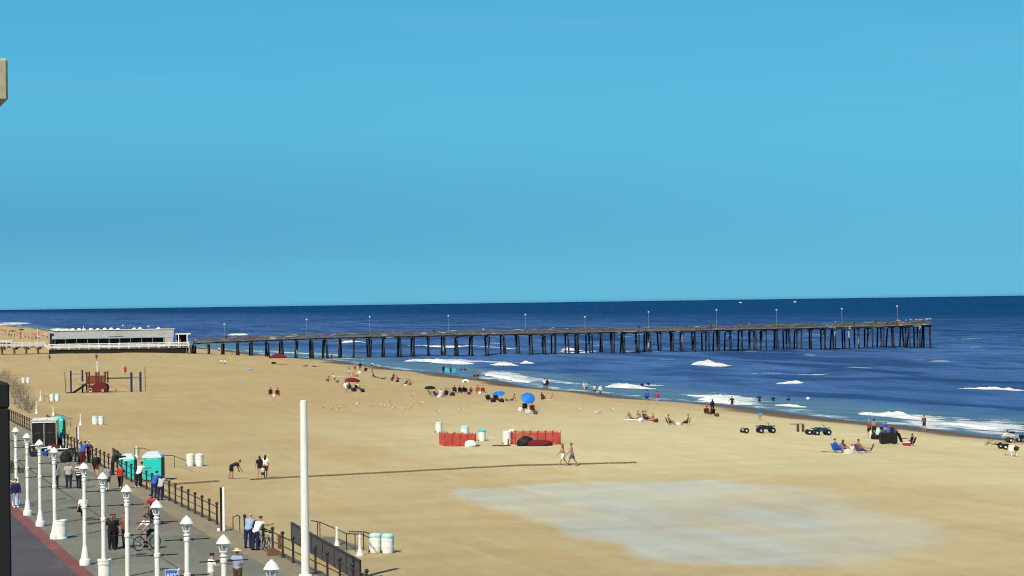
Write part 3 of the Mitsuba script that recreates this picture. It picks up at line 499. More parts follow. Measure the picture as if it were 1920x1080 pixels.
def pose_kit(pose):
    if pose in BODY: return BODY[pose]
    J = joints(**POSE[pose]); B = {}; X = np.array([1.0, 0, 0]); u = J['u']; fw = np.cross(u, X) * -1 if True else 0
    fw = np.array([0, u[2], -u[1]])
    def tor(g, lo=0):
        E = lambda c, rx, r: [(c + X * k, r + g) for k in (-rx, 0, rx)]
        return [bone(*E(J['sc'] - u * .02, .115, .075), *E(J['chest'], .085, .105)), bone(*E(J['chest'], .085, .105), *E(J['waist'], .06, .095)), bone(*E(J['waist'], .06, .095), *E(J['pel'], .085, .098))][:3 - lo]
    arm = lambda i, g: [bone((J[f'sh{i}'], .062 + g), (J[f'el{i}'], .043 + g))]
    fore = lambda i, g: [bone((J[f'el{i}'], .043 + g), (J[f'wr{i}'], .029 + g))]
    thigh = lambda i, g, f=1.0: [bone((J[f'hip{i}'], .093 + g), (J[f'hip{i}'] + (J[f'kn{i}'] - J[f'hip{i}']) * f, .093 - .036 * f + g))]
    shank = lambda i, g: [bone((J[f'kn{i}'], .057 + g), (J[f'kn{i}'] * .68 + J[f'an{i}'] * .32 - [0, .0, 0], .054 + g)), bone((J[f'kn{i}'] * .68 + J[f'an{i}'] * .32, .054 + g), (J[f'an{i}'], .036 + g))]
    foot = lambda i, g: [bone((J[f'an{i}'], .036 + g), (J[f'he{i}'], .03 + g), (J[f'to{i}'], .026 + g))]
    hd, hu, hf = J['head'], J['hu'], J['hf']
    head = [bone((hd + hu * .035, np.array([.078, .092, .088])), (hd + hf * .035 - hu * .075, .045)), bone((hd + hf * .10 - hu * .01, .012), (hd + hf * .075 + hu * .025, .012)), bone((hd + X * .08 - hu * .01, .02), (hd + X * .085 + hu * .02, .02)), bone((hd - X * .08 - hu * .01, .02), (hd - X * .085 + hu * .02, .02)), bone((J['sc'], .055), (hd - hu * .06, .05))]
    allb = tor(0) + head
    for i in (0, 1): allb += arm(i, 0) + fore(i, 0) + thigh(i, 0) + shank(i, 0) + foot(i, 0)
    b = smooth(ub(allb), .055, 5); hands = []
    for i, x in ((0, -1), (1, 1)):
        w, d = J[f'wr{i}'], J[f'fd{i}'] / np.linalg.norm(J[f'fd{i}']); side = np.cross(d, X); side /= np.linalg.norm(side); pm = w + d * .085
        fs = [bone((w - d * .01, .024), (pm - side * .028, .014), (pm + side * .028, .014))]
        for q, (o, ln) in enumerate(((-.030, .060), (-.010, .075), (.011, .072), (.030, .055))):
            r0 = pm + side * o; m_ = r0 + d * ln * .55 - X * x * .008; fs += [bone((r0 - d * .01, .0095), (m_, .009)), bone((m_, .009), (m_ + d * ln * .42 - X * x * .022, .008))]
        th = w + d * .03 - side * .022 * -1; fs += [bone((th, .012), (th + side * .03 + d * .03, .011)), bone((th + side * .03 + d * .03, .011), (th + side * .034 + d * .058 - X * x * .01, .009))]
        hands.append(tri(ub(fs)))
    B['body'] = G(cat([b] + hands), True)
    E = lambda l, it=4: G(smooth(ub(l), .07, it), True)
    B['tee'] = E(tor(.016) + [q for i in (0, 1) for q in [bone((J[f'sh{i}'], .080), (J[f'sh{i}'] * .4 + J[f'el{i}'] * .6, .066))]])
    B['jacket'] = E(tor(.024) + [q for i in (0, 1) for q in arm(i, .020) + fore(i, .018)])
    B['bra'] = E([bone(*[(J['chest'] + u * .04 + X * k, .113) for k in (-.09, 0, .09)])])
    B['trousers'] = E([bone(*[(J['pel'] + X * k, .112) for k in (-.085, .085)], *[(J['waist'] + X * k, .104) for k in (-.06, .06)])] + [q for i in (0, 1) for q in thigh(i, .018) + shank(i, .022)])
    B['shorts'] = E([bone(*[(J['pel'] + X * k, .113) for k in (-.085, .085)], *[(J['pel'] * .4 + J['waist'] * .6 + X * k, .107) for k in (-.06, .06)])] + [q for i in (0, 1) for q in thigh(i, .026, .72)])
    B['brief'] = E([bone(*[(J['pel'] + X * k + u * .01, .110) for k in (-.088, .088)])] + [q for i in (0, 1) for q in thigh(i, .014, .16)])
    B['skirt'] = E([bone(*[(J['pel'] + X * k, .112) for k in (-.085, .085)], *[(J[f'hip{i}'] * .45 + J[f'kn{i}'] * .55, .115) for i in (0, 1)], *[(J['waist'] + X * k, .1) for k in (-.06, .06)])])
    B['shoes'] = E([q for i in (0, 1) for q in foot(i, .012)], 2)
    cap = bone((hd + hu * .052 - hf * .014, np.array([.09, .098, .082])))
    B['short'] = E([cap.split_by_plane((hf * -1 + hu * .9).tolist(), float((hf * -1 + hu * .9) / np.linalg.norm(hf * -1 + hu * .9) @ (hd + hu * .02 + hf * .02)))[0]], 2)
    B['long'] = E([cap.split_by_plane((hf * -1 + hu * .9).tolist(), float((hf * -1 + hu * .9) / np.linalg.norm(hf * -1 + hu * .9) @ (hd + hu * .02 + hf * .02)))[0], bone((hd - hf * .06, .075), (hd - hf * .08 - hu * .24, np.array([.10, .05, .06])))], 3)
    B['bun'] = E([cap, bone((hd - hf * .10 + hu * .06, .05))], 2)
    fr = np.column_stack([X, hf, hu]); HM = np.eye(4); HM[:3, :3] = fr; HM[:3, 3] = hd
    B['hat'] = G(moved(lathe([(0, .155), (.07, .15), (.098, .12), (.106, .075), (.19, .055), (.195, .045), (.10, .06), (0, .06)], 16), HM), 40)
    B['cap'] = G(moved(cat([lathe([(0, .14), (.06, .13), (.095, .085), (.10, .05), (0, .05)], 14), box(-.07, .07, .06, .19, .048, .06)]), HM), 40)
    pb = J['chest'] - fw * .16; B['pack'] = G(hull([pb + X * a_ + u * b_ + fw * c_ for a_ in (-.14, .14) for b_ in (-.2, .17) for c_ in (-.08, .06)]))
    BODY[pose] = B; B['J'] = J; return B
def person(label, p, pose, yaw, skin='skin_light', hair=('short', 'hair_brown'), top=None, bot=('shorts', 'navy'), h=1.75, shoes=None, hat=None, group=None, extra=(), wide=1.0):
    K = pose_kit(pose); k = thing('person', label, 'person', group); f = h / 1.75; M = TW(p, math.radians(yaw), (f * wide, f * wide, f))
    part(k, 'body', K['body'], skin, M)
    if hair: part(k, 'hair', K[hair[0]], hair[1], M)
    nm = dict(tee='shirt', jacket='jacket', bra='bikini_top', trousers='trousers', shorts='shorts', brief='swim_briefs', skirt='skirt')
    for g in (top, bot):
        if g: part(k, nm[g[0]], K[g[0]], g[1], M)
    if shoes: part(k, 'shoes', K['shoes'], shoes, M)
    if hat: part(k, 'hat', K[hat[0]], hat[1], M)
    for g in extra: part(k, {'pack': 'backpack'}[g[0]], K[g[0]], g[1], M)
    return k, M
W = lambda px, py: at(px, py, ZB)
def onS(label, px, py, *a, **k): return person(label, atS(px, py), *a, **k)
def onW(label, px, py, *a, **k): return person(label, W(px, py), *a, **k)
def onT(label, px, py, dz, *a, **k): q = at(px, py, 0); q[2] = max(zsand(q[0], q[1]), -dz) if dz == 0 else -dz; return person(label, q, *a, **k)
hd, hb, hg = 'hair_dark', 'hair_brown', 'hair_grey'
# on the boardwalk (yaw 0 = facing away from the camera, 90 = to the left, 180 = towards it)
onW('person in dark jacket and light jeans beside the dark pillar', 30, 952, 'stand', 200, 'skin_light', ('short', hd), ('jacket', 'navy'), ('trousers', 'ltblue'), shoes='white')
onW('woman with long dark hair and black leggings behind a lamp post', 105, 917, 'stand2', 10, 'skin_light', ('long', hd), ('tee', 'grey'), ('trousers', 'black'), 1.68, 'black')
onW('stout man in light grey shirt and dark trousers seen from behind', 129, 916, 'stand', 20, 'skin_tan', ('short', hg), ('tee', 'ltgrey'), ('trousers', 'navy'), 1.75, 'black', wide=1.12)
q, M_ = onW('person in a black and white striped top and black trousers', 148, 916, 'stand2', -10, 'skin_light', ('short', hd), ('tee', 'white'), ('trousers', 'black'), 1.72, 'black', wide=1.08)
Kj = pose_kit('stand2')['J']
for i in range(4):
    part(q, 'stripe', G(moved(lathe([(.205, -.03), (.225, -.028), (.225, .028), (.205, .03)], 16), M_ @ TW(Kj['waist'] + [0, .0, -.05 + .115 * i], 0, (1.02, .66, 1)))), 'black')
onW('person in white top walking towards the camera with a white bag', 157, 984, 'walk', 175, 'skin_light', ('long', hb), ('tee', 'white'), ('trousers', 'navy'), 1.7, 'black')
single('shoulder_bag', box(-.16, .16, -.07, .07, 0, .24, .03), 'black', 'black and white bag carried by the person in white', 'bag', TW(W(154, 984) + [-.12, -.05, .72]))
onW('man in bright blue jacket and dark red trousers at the far fence', 155, 869, 'lean', -30, 'skin_light', ('short', hd), ('jacket', 'blue'), ('trousers', 'maroon'), 1.78, 'black')
onW('person in dark red top and black trousers wearing a white cap at the far fence', 167, 868, 'stand', -40, 'skin_light', ('short', hb), ('tee', 'maroon'), ('trousers', 'black'), 1.72, 'black', ('cap', 'white'), wide=1.1)
onW('barelegged person in dark clothes walking beside the far fence', 180, 894, 'walk', 15, 'skin_light', ('short', hd), ('jacket', 'black'), ('shorts', 'maroon'), 1.7)
onW('person in grey shirt and dark shorts walking away behind a lamp head', 202, 919, 'walk', 5, 'skin_light', ('short', hg), ('tee', 'grey'), ('shorts', 'black'), 1.68, 'white')
onW('person all in black leaning over the fence beside the dark ramp panel', 212, 891, 'lean', -70, 'skin_dark', ('short', hd), ('jacket', 'black'), ('trousers', 'black'), 1.82, 'black')
onW('woman in red shirt and dark trousers walking away by the fence', 226, 917, 'walk', 0, 'skin_light', ('short', hb), ('tee', 'red'), ('trousers', 'black'), 1.66, 'white', wide=1.1)
onW('person in white shirt and black trousers leaning on the fence', 260, 914, 'lean', -30, 'skin_tan', ('short', hd), ('tee', 'white'), ('trousers', 'black'), 1.75, 'white', wide=1.1)
onW('person in royal blue jacket leaning on the fence before the turquoise cabin', 289, 934, 'lean', -25, 'skin_light', ('short', hd), ('jacket', 'blue'), ('trousers', 'navy'), 1.75, 'black')
onW('person with dark hair in light grey top leaning on the fence', 301, 938, 'lean', -20, 'skin_light', ('long', hd), ('jacket', 'ltgrey'), ('trousers', 'navy'), 1.66, 'black')
onW('person in turquoise shirt at the fence right of the black trailer', 113, 843, 'lean', -40, 'skin_light', ('short', hd), ('tee', 'cyan'), ('trousers', 'black'), 1.75, 'black')
onW('man standing in black shirt and black trousers on the open boardwalk', 210, 1031, 'hips', 200, 'skin_tan', ('short', hd), ('tee', 'black'), ('trousers', 'black'), 1.75, 'black', wide=1.05)
onW('man behind the man in black, mostly hidden, dark clothes', 215, 1028, 'stand', 185, 'skin_tan', ('short', hb), ('tee', 'black'), ('trousers', 'black'), 1.70, 'black')
onW('man in brown shirt and grey trousers beside a lamp post', 235, 1028, 'hold', 160, 'skin_tan', ('short', hd), ('tee', 'rust'), ('trousers', 'dkgrey'), 1.76, 'black')
onW('man in light blue shirt leaning on the fence at the gap', 466, 1028, 'lean', -15, 'skin_light', ('short', hg), ('tee', 'ltblue'), ('trousers', 'navy'), 1.76, 'black', wide=1.08)
onW('person in white shirt and dark trousers leaning on the fence at the gap', 480, 1032, 'lean', -40, 'skin_light', ('short', hb), ('tee', 'white'), ('trousers', 'navy'), 1.72, 'black', wide=1.1)
onW('woman in white top and pink sleeves with dark bun at the bottom edge', 396, 1112, 'phone', -60, 'skin_light', ('bun', hd), ('tee', 'white'), ('trousers', 'ltgrey'), 1.66, 'white', wide=1.08)
onW('man in straw hat, blue shirt and brown shorts at the bottom edge', 446, 1107, 'hold', 165, 'skin_tan', ('short', hb), ('tee', 'ltblue'), ('shorts', 'brown'), 1.74, 'black', ('hat', 'straw'), extra=(('pack', 'navy'),))
q0, q1 = W(72, 1029.5), W(106, 1030.5); k = thing('dark_strip', 'dark narrow strip with grey bars across the asphalt path near the pillar', 'path_strip'); part(k, 'frame', moved(box(-.42, .42, -.09, .09, -.012, .006, .004), TW((q0 + q1) / 2)), 'black_iron')  # dark narrow strip with grey bars laid on the asphalt
for i in range(7): part(k, 'bar', moved(box(-.39 + .12 * i, -.34 + .12 * i, -.075, .075, .0062, .012), TW((q0 + q1) / 2)), 'grey')
for px, py, r_, lb in ((124, 866, .42, 'black gear bag left of the bicycles behind the folding table'), (133, 862, .5, 'tall black gear bag among the parked bicycles'), (150, 866, .4, 'dark gear bag at the foot of the man in blue jacket')): single('gear_bag', lump(r_ * 1.1, r_ * .8, r_ * 1.3, int(px)), 'black', lb, 'bag', TW(W(px, py) - [0, 0, .03]))
# bicycles
def wheelG(R):
    return torus(R, .022, 24, 6), torus(R - .03, .012, 20, 5), cat([tube((0, 0, 0), ((R - .03) * math.cos(a), (R - .03) * math.sin(a), 0), .004, n=3) for a in np.arange(14) * math.pi / 7] + [tube((0, 0, -.04), (0, 0, .04), .025)])
RZ = TW((0, 0, 0)); ROTX = np.array([[0, 0, 1, 0], [1, 0, 0, 0], [0, 1, 0, 0], [0, 0, 0, 1.0]])
wt, wr_, wsp = [G(moved(m, ROTX), True) for m in wheelG(.34)]
def bicycle(label, p, yaw, m='black_gloss', lean=0.0, steer=0.0):
    k = thing('bicycle', label, 'bicycle'); M = TW(p, math.radians(yaw), roll=lean)
    for y in (-.52, .54):
        Q = M @ TW((0, y, .36)); w = part(k, 'wheel', wsp, 'chrome', Q); put(w + '__tyre', wt, 'rubber', Q); put(w + '__rim', wr_, 'chrome', Q)
    A = dict(bb=(0, -.08, .30), st=(0, -.22, .80), hd=(0, .36, .80), hl=(0, .40, .66), rr=(0, -.52, .36), ff=(0, .54, .36))
    part(k, 'frame', moved(cat([tube(A['bb'], A['st'], .018), tube(A['st'], A['hd'], .018), tube(A['bb'], A['hl'], .022), tube(A['hd'], A['hl'], .022), tube(A['bb'], A['rr'], .013), tube(A['st'], A['rr'], .012)]), M), m)
    part(k, 'fork', moved(cat([tube(A['hl'], (x, .54, .36), .013) for x in (-.05, .05)]), M), m); part(k, 'handlebar', moved(cat([tube(A['hd'], (0, .36, 1.0), .016), tube((-.30, .30, 1.02), (.30, .30, 1.02), .016)]), M), 'black')
    part(k, 'saddle', moved(hull([(x, y, z) for x, y in ((-.08, -.38), (.08, -.38), (-.02, -.12), (.02, -.12)) for z in (.93, .98)]), M), 'black'); part(k, 'seat_post', moved(tube(A['st'], (0, -.25, .93), .014), M), 'chrome'); part(k, 'crank', moved(cat([tube((-.06, -.08, .30), (.06, -.08, .30), .03), torus(.09, .008, 14, 5).apply_transform(ROTX).apply_translation((.05, -.08, .30))]), M), 'chrome')
def rider(lb_b, lb_p, px, py, yaw, **kw):
    p = W(px, py); bicycle(lb_b, p, yaw); a = math.radians(yaw); person(lb_p, p + [.25 * math.sin(a), -.25 * math.cos(a), .02], 'cycle', yaw, **kw)
rider('black bicycle ridden by the person in white', 'cyclist in white shirt riding a black bicycle', 276, 1031, 140, skin='skin_light', hair=('short', hd), top=('tee', 'white'), bot=('shorts', 'black'), shoes='black', wide=1.05)
rider('dark bicycle ridden by the person in red', 'cyclist in red top and black vest partly behind a lamp', 285, 985, 160, skin='skin_light', hair=('short', hd), top=('tee', 'red'), bot=('trousers', 'black'), shoes='black')
for px, py, yw, lb in ((489, 1032, 35, 'dark bicycle leaning on the fence beside the person in white shirt'), (498, 1034, 30, 'second dark bicycle leaning on the fence, nearer the ramp panel'), (136, 866, 20, 'dark bicycle parked beyond the man in grey shirt'), (144, 868, 14, 'dark bicycle parked next to the man in blue jacket'), (128, 858, 40, 'dark bicycle parked behind the folding table')):
    bicycle(lb, W(px, py), yw, lean=.12)
single('cloth', hull([(x, y, z) for x in (-.17, .17) for y in (-.055, .05) for z in (.35, 1.04)]), 'rust', 'rust brown cloth hanging over the near fence rail', 'cloth', LST(0.0, st(W(522, 1043))[1], ZB, math.pi / 2))
single('bag', G(hull([(x * (1 - .3 * z), y * (1 - .4 * z), z * .34) for x in (-.26, .26) for y in (-.16, .16) for z in (0, .5, 1)]), 30), 'rust', 'reddish brown bag lying at the foot of the near fence', 'bag', TW(W(511, 1042), .4))
# sign
p = atY(321.5, 1068, 85); k = thing('sign', 'blue sign with white edge and lettering at the bottom edge between two lamp posts', 'sign')
part(k, 'panel', moved(box(-.24, .24, 0, .02, -.62, -.022, .004), TW(p)), 'sign_blue'); part(k, 'frame', moved(cat([box(-.262, .262, -.006, .026, -.021, 0), box(-.262, -.241, -.006, .026, -.62, -.0215), box(.241, .27, -.006, .026, -.62, -.0215)]), TW(p)), 'white')
tx = meshkit.text_mesh('ANY', .15, .006, True); tx.apply_translation((-tx.bounds.mean(0)[0], 0, 0)); part(k, 'lettering', moved(tx, TW(p + [0, -.001, -.30]) @ TW(tilt=math.pi / 2) @ TW()), 'white')
part(k, 'post', tube((p[0], p[1] + .05, ZB - .02), (p[0], p[1] + .05, p[2] - .1), .03), 'white'); part(k, 'finial', moved(sphere(.05, 2), TW(p + [.30, 0, .0])), 'white')
# white A-frame and rail by the pillar
p = W(33, 948); k = thing('display_stand', 'thin white stand beside the person at the dark pillar', 'stand'); part(k, 'upright', tube(p, p + [.05, 0, 1.75], .04), 'white'); part(k, 'brace', tube(p + [.05, 0, 1.4], p + [-.55, 0, 1.55], .03), 'white'); part(k, 'foot', moved(lathe([(0, 0), (.25, 0), (.25, .04), (0, .05)], 12), TW(p)), 'black')
# ------------------------------------------------------------------ beach furniture
chG = dict(seat=G(box(-.26, .26, -.24, .26, .19, .215, .006)), backrest=G(hull([(x, -.24 + -.22 * f + y, .22 + .56 * f) for x in (-.26, .26) for f in (0, 1) for y in (-.015, .015)])))
lgG = [G(tube((x, -.22, .0), (x, .24, .20), .016)) for x in (-.275, .275)] + [G(tube((x, .24, .0), (x, -.24, .22), .016)) for x in (-.275, .275)]; armG = [G(box(x - .03, x + .03, -.34, .16, .40, .43, .006)) for x in (-.29, .29)]
def chair(label, p, yaw, m='navy', group=None, sc=1.0):
    k = thing('beach_chair', label, 'chair', group); M = TW(p, math.radians(yaw), sc)
    part(k, 'seat', chG['seat'], m, M); part(k, 'backrest', chG['backrest'], m, M)
    for g in lgG: part(k, 'leg', g, 'ltgrey', M)
    for g in armG: part(k, 'armrest', g, 'dkgrey', M)
def chairS(label, px, py, yaw, m='navy', **k): chair(label, atS(px, py), yaw, m, **k)
def sitter(lc, lp, px, py, yaw, m='navy', **kw):
    p = atS(px, py); chair(lc, p, yaw, m); person(lp, p, 'chair', yaw, **kw)
def towel(label, px, py, m, w=.8, l=1.7, yaw=0.0):
    p = atS(px, py); A = grid(np.linspace(-w / 2, w / 2, 6), np.linspace(-l / 2, l / 2, 12), lambda S, T: np.dstack([S, T, .02 + .035 * meshkit.fbm(np.stack([S * 3, T * 3, 0 * S], -1), 2, 3)]))
    single('towel', A, m, label, 'towel', TW(p, math.radians(yaw)))
def umbrella(label, px, py, m, r, hgt, tilt=0.0, yaw=0.0, base=None, ribm=None):
    """px, py: centre of the canopy; base: pixel of the foot on the sand."""
    b = atS(*base); c = atY(px, py, b[1]); k = thing('beach_umbrella', label, 'umbrella'); n = 8
    V, Fc = [[0, 0, .32 * r]], []
    for j in range(1, 5):
        for i in range(24):
            a = i * math.pi / 12; q = j / 4; rr = r * q * (1 - .05 * q * (1 - abs(math.cos(a * 4)))); V.append([rr * math.cos(a), rr * math.sin(a), .32 * r * (1 - q ** 1.8)])
    for i in range(24):
        Fc.append([0, 1 + i, 1 + (i + 1) % 24])
        for j in range(3): a, b_ = 1 + j * 24 + i, 1 + j * 24 + (i + 1) % 24; Fc += [[a, a + 24, b_ + 24], [a, b_ + 24, b_]]
    M = TW(c - [0, 0, .12 * r], math.radians(yaw), tilt=math.radians(tilt)); part(k, 'canopy', G((np.array(V), np.array(Fc)), 20), m, M)
    part(k, 'ribs', moved(cat([tube((0, 0, .30 * r), (r * math.cos(i * math.pi / 4), r * math.sin(i * math.pi / 4), .0), .012, n=4) for i in range(8)]), M @ TW((0, 0, -.02))), ribm or 'white')
    top = M @ np.array([0, 0, .34 * r, 1]); part(k, 'pole', tube(b - [0, 0, .2], top[:3], .022), 'white'); part(k, 'finial', moved(sphere(.04), TW(top[:3])), 'white')
umbrella('bright blue beach umbrella tilted to face the camera', 990, 745, 'umbrella_blue', .84, 2, 52, 8, (990, 771), 'cyan')
umbrella('blue beach umbrella with dark edge tilted back over two chairs', 935, 737, 'umbrella_blue', .84, 2, 24, -10, (937, 750), 'navy')
umbrella('dark red and black beach umbrella lying low over the sand', 661, 711.5, 'maroon', 1.36, 1, 14, 30, (664, 716), 'black')
umbrella('small black beach umbrella low on the sand', 806, 726, 'black', .88, 1, 12, 0, (809, 735), 'black')
def canopy(label, px0, px1, py_top, py_base, m):
    b = atS((px0 + px1) / 2, py_base); w = (px1 - px0) / F * b[1]; h = (py_base - py_top) / F * b[1]; k = thing('canopy_tent', label, 'tent'); M = TW(b)
    V = [(x * w / 2, y * w / 2, h * .68) for x in (-1, 1) for y in (-1, 1)] + [(0, 0, h), (-w * .25, -w * .25, h * .88), (w * .25, w * .25, h * .88), (w * .25, -w * .25, h * .88), (-w * .25, w * .25, h * .88)] + [(x * w / 2, y * w / 2, h * .56) for x in (-1, 1) for y in (-1, 1)]
    part(k, 'roof', moved(hull(V), M), m)
    for x in (-1, 1):
        for y in (-1, 1): part(k, 'pole', moved(tube((x * w * .46, y * w * .46, 0), (x * w * .46, y * w * .46, h * .60), .03), M), 'ltgrey')
canopy('dark red canopy tent near the pier', 506, 536, 662, 683, 'maroon')
single('duffel_bag', G(hull([(x, y * c, .05 + z) for x in (-.5, .5) for y, c, z in ((-.25, 1, 0), (.25, 1, 0), (-.2, 1, .4), (.2, 1, .4), (0, 1, .48))]), 30), 'black', 'black duffel bag under the dark red canopy', 'bag', TW(atS(513, 683)))
def dometent(label, px, py, r, m, m2=None):
    p = atS(px, py); V = [(r * math.sin(a) * math.cos(b), r * .7 * math.sin(a) * math.sin(b), r * .8 * math.cos(a)) for a in np.linspace(0, math.pi / 2, 6) for b in np.linspace(0, 2 * math.pi, 16)]
    k = thing('dome_tent', label, 'tent'); part(k, 'shell', G(moved(hull(V), TW(p)), 30), m); part(k, 'opening', moved(hull([(x, -r * .70, z) for x, z in ((-r * .4, .02), (r * .4, .02), (r * .25, r * .4), (-r * .25, r * .4))] + [(0, -r * .4, .1)]), TW(p)), m2 or 'dkgrey')
dometent('small white dome tent behind the seated groups', 873, 717, .75, 'white'); dometent('small white and blue shelter behind the red umbrella', 673.5, 700, .6, 'paleblue', 'white'); dometent('low blue pop up shelter left of the red canopy', 468, 694, .5, 'ltblue', 'blue')
# ------------------------------------------------------------------ people on the sand
S_ = onS
S_('woman in white bikini bottom walking left with bare back', 1056, 874, 'walk', 105, 'skin_tan', ('long', hb), ('bra', 'pink'), ('shorts', 'white'), 1.66)
S_('shirtless man in purple shorts walking left', 1073, 874, 'walk', 80, 'skin_tan', ('short', hd), None, ('shorts', 'purple'), 1.78)
S_('man in black shirt and shorts bending down on the open sand', 434, 899, 'bend', -70, 'skin_tan', ('short', hd), ('tee', 'black'), ('shorts', 'black'), 1.78)
S_('barelegged woman with long dark hair and black top', 487, 898, 'stand2', 30, 'skin_light', ('long', hd), ('tee', 'black'), ('brief', 'maroon'), 1.68)
S_('woman with dark hair in white top and red shorts', 498, 897, 'stand', -20, 'skin_light', ('long', hd), ('tee', 'white'), ('shorts', 'red'), 1.72)
S_('small child in pale teal top between two women', 493, 899, 'stand', 20, 'skin_light', ('short', hb), ('tee', 'pale_teal'), ('shorts', 'navy'), .95)
S_('person in white shirt and black trousers at the edge of the water', 1021, 728, 'stand', 0, 'skin_tan', ('short', hd), ('tee', 'white'), ('trousers', 'black'), 1.75)
S_('person all in black close beside the one in white at the water', 1026, 728, 'stand2', 10, 'skin_dark', ('short', hd), ('jacket', 'black'), ('trousers', 'black'), 1.8)
S_('left person of a pale clothed couple walking in the shallows', 1095, 731, 'walk', 10, 'skin_light', ('short', hg), ('tee', 'paleblue'), ('shorts', 'ltgrey'), 1.72)
S_('right person of a pale clothed couple walking in the shallows', 1100, 730, 'walk', 20, 'skin_light', ('short', hg), ('tee', 'ltgrey'), ('shorts', 'navy'), 1.72)
S_('person in pale shirt and dark shorts, left of two walking on wet sand', 1115, 741, 'walk', 180, 'skin_tan', ('short', hd), ('tee', 'paleblue'), ('shorts', 'navy'), 1.72)
S_('person in bright white shirt, right of two walking on wet sand', 1126, 742, 'walk', 170, 'skin_light', ('short', hg), ('jacket', 'white'), ('trousers', 'dkgrey'), 1.7)
S_('person in blue shirt and dark shorts standing at the waterline', 1213, 756, 'stand', 0, 'skin_light', ('short', hd), ('jacket', 'blue'), ('shorts', 'navy'), 1.8)
S_('person in magenta shirt and grey blue trousers at the waterline', 1232, 758, 'stand2', 5, 'skin_light', ('short', hb), ('jacket', 'magenta'), ('trousers', 'ltblue'), 1.76)
S_('person in blue top and light blue skirt beside the dark quad bike', 1425, 789, 'stand', 180, 'skin_tan', ('short', hd), ('tee', 'blue'), ('skirt', 'cyan'), 1.6)
S_('person in red top and dark shorts standing in the wash at right', 1733, 808, 'stand2', 20, 'skin_light', ('short', hb), ('tee', 'rust'), ('shorts', 'navy'), 1.72)
S_('left of two bathers in dark swimwear at the water', 890, 712, 'stand', 0, 'skin_tan', ('short', hd), ('bra', 'black'), ('shorts', 'navy'), 1.7)
S_('right of two bathers in dark swimwear at the water', 896, 712, 'stand2', 10, 'skin_tan', ('short', hd), ('bra', 'maroon'), ('shorts', 'black'), 1.72)
S_('person in black wetsuit left of two turquoise boards', 831.5, 700, 'stand', 30, 'skin_dark', ('short', hd), ('jacket', 'black'), ('trousers', 'black'), 1.75)
S_('person in dark swimwear between two turquoise boards', 845, 702, 'stand', -20, 'skin_dark', ('short', hd), ('bra', 'navy'), ('shorts', 'navy'), 1.72)
for i, (px, py, lb) in enumerate(((839, 699, 'left turquoise bodyboard held upright at the water'), (850, 699, 'right turquoise bodyboard held upright at the water'))):
    single('bodyboard', G(hull([(x * (1 - .25 * max(0, z - .6)), y, z * 1.25) for x in (-.55, .55) for y in (-.03, .03) for z in (0, .1, .6, 1)]), 30), 'cyan', lb, 'bodyboard', TW(atS(px, py), .2 * i))
S_('person in dark clothes bending at the edge of the water under the pier', 697, 691, 'bend', -40, 'skin_light', ('short', hd), ('tee', 'white'), ('shorts', 'navy'), 1.75)
S_('person in red top by a pier pile at the water', 622, 675, 'stand', 20, 'skin_tan', ('short', hd), ('tee', 'maroon'), ('shorts', 'black'), 1.75)
S_('left of two people in white shirts sitting near the pier', 415, 681, 'ground', 200, 'skin_light', ('short', hb), ('tee', 'white'), ('shorts', 'ltgrey'), 1.75)
S_('right of two people in white shirts sitting near the pier', 422, 682, 'ground', 160, 'skin_light', ('short', hb), ('tee', 'white'), ('shorts', 'red'), 1.75)
for i, (px, py, c_) in enumerate(((411, 661, 'white'), (418, 662, 'black'), (424, 662, 'white'), (437, 664, 'offwhite'))):
    S_(('distant person in white farthest left among the first pier piles', 'distant person in black among the first pier piles', 'distant person in white right of one in black among piles', 'distant person sitting in pale top among the pier piles')[i], px, py, 'stand' if i != 3 else 'ground', 30 * i, 'skin_light', ('short', hd), ('tee', c_), ('shorts', 'navy'), 1.72, group='people among the first pier piles')
S_('person in red top standing far behind the blue play posts', 235, 703, 'stand', 10, 'skin_tan', ('short', hd), ('tee', 'red'), ('shorts', 'red'), 1.7)
S_('person in dark red walking below the pier house, left', 93, 677, 'walk', 20, 'skin_tan', ('short', hd), ('tee', 'maroon'), ('shorts', 'maroon'), 1.7)
S_('person in dark red walking beyond the playground mast', 181, 676, 'walk', 10, 'skin_tan', ('short', hd), ('tee', 'maroon'), ('shorts', 'brown'), 1.7)
sitter('maroon beach chair, left of a lone pair on the open sand', 'person in dark red in the left of two lone chairs', 507, 741, 15, 'maroon', skin='skin_tan', hair=('short', hd), top=('tee', 'maroon'), bot=('shorts', 'black'))
sitter('maroon beach chair, right of a lone pair on the open sand', 'person in dark red in the right of two lone chairs', 521, 742, -10, 'maroon', skin='skin_tan', hair=('short', hb), top=('tee', 'red'), bot=('shorts', 'black'))
S_('dark haired bather lying alone right of the red canopy', 573, 687, 'lie', 60, 'skin_dark', ('short', hd), None, ('shorts', 'black'), 1.7)
S_('bather lying on the sand under the pier piles right of the canopy', 590, 688, 'lie', -80, 'skin_tan', ('short', hd), ('tee', 'dkgrey'), ('shorts', 'dkgrey'), 1.7)
S_('person sitting on the sand left of the one in white hat', 616, 715, 'ground', 60, 'skin_tan', ('short', hd), None, ('shorts', 'dkgrey'), 1.75)
S_('woman in white shirt kneeling on the sand left of the red umbrella', 628, 715, 'kneel', 80, 'skin_light', ('long', hd), ('tee', 'white'), ('shorts', 'black'), 1.75)
towel('white towel on the sand left of the red umbrella', 638, 707, 'white', .8, 1.8, 80)
S_('person with brown back standing behind the red umbrella', 654.5, 704, 'stand', 20, 'skin_tan', ('short', hb), None, ('skirt', 'pale_teal'), 1.75)
S_('person in orange top sitting behind the red umbrella', 663, 706, 'ground', 190, 'skin_light', ('short', hd), ('tee', 'orange'), ('shorts', 'red'), 1.7)
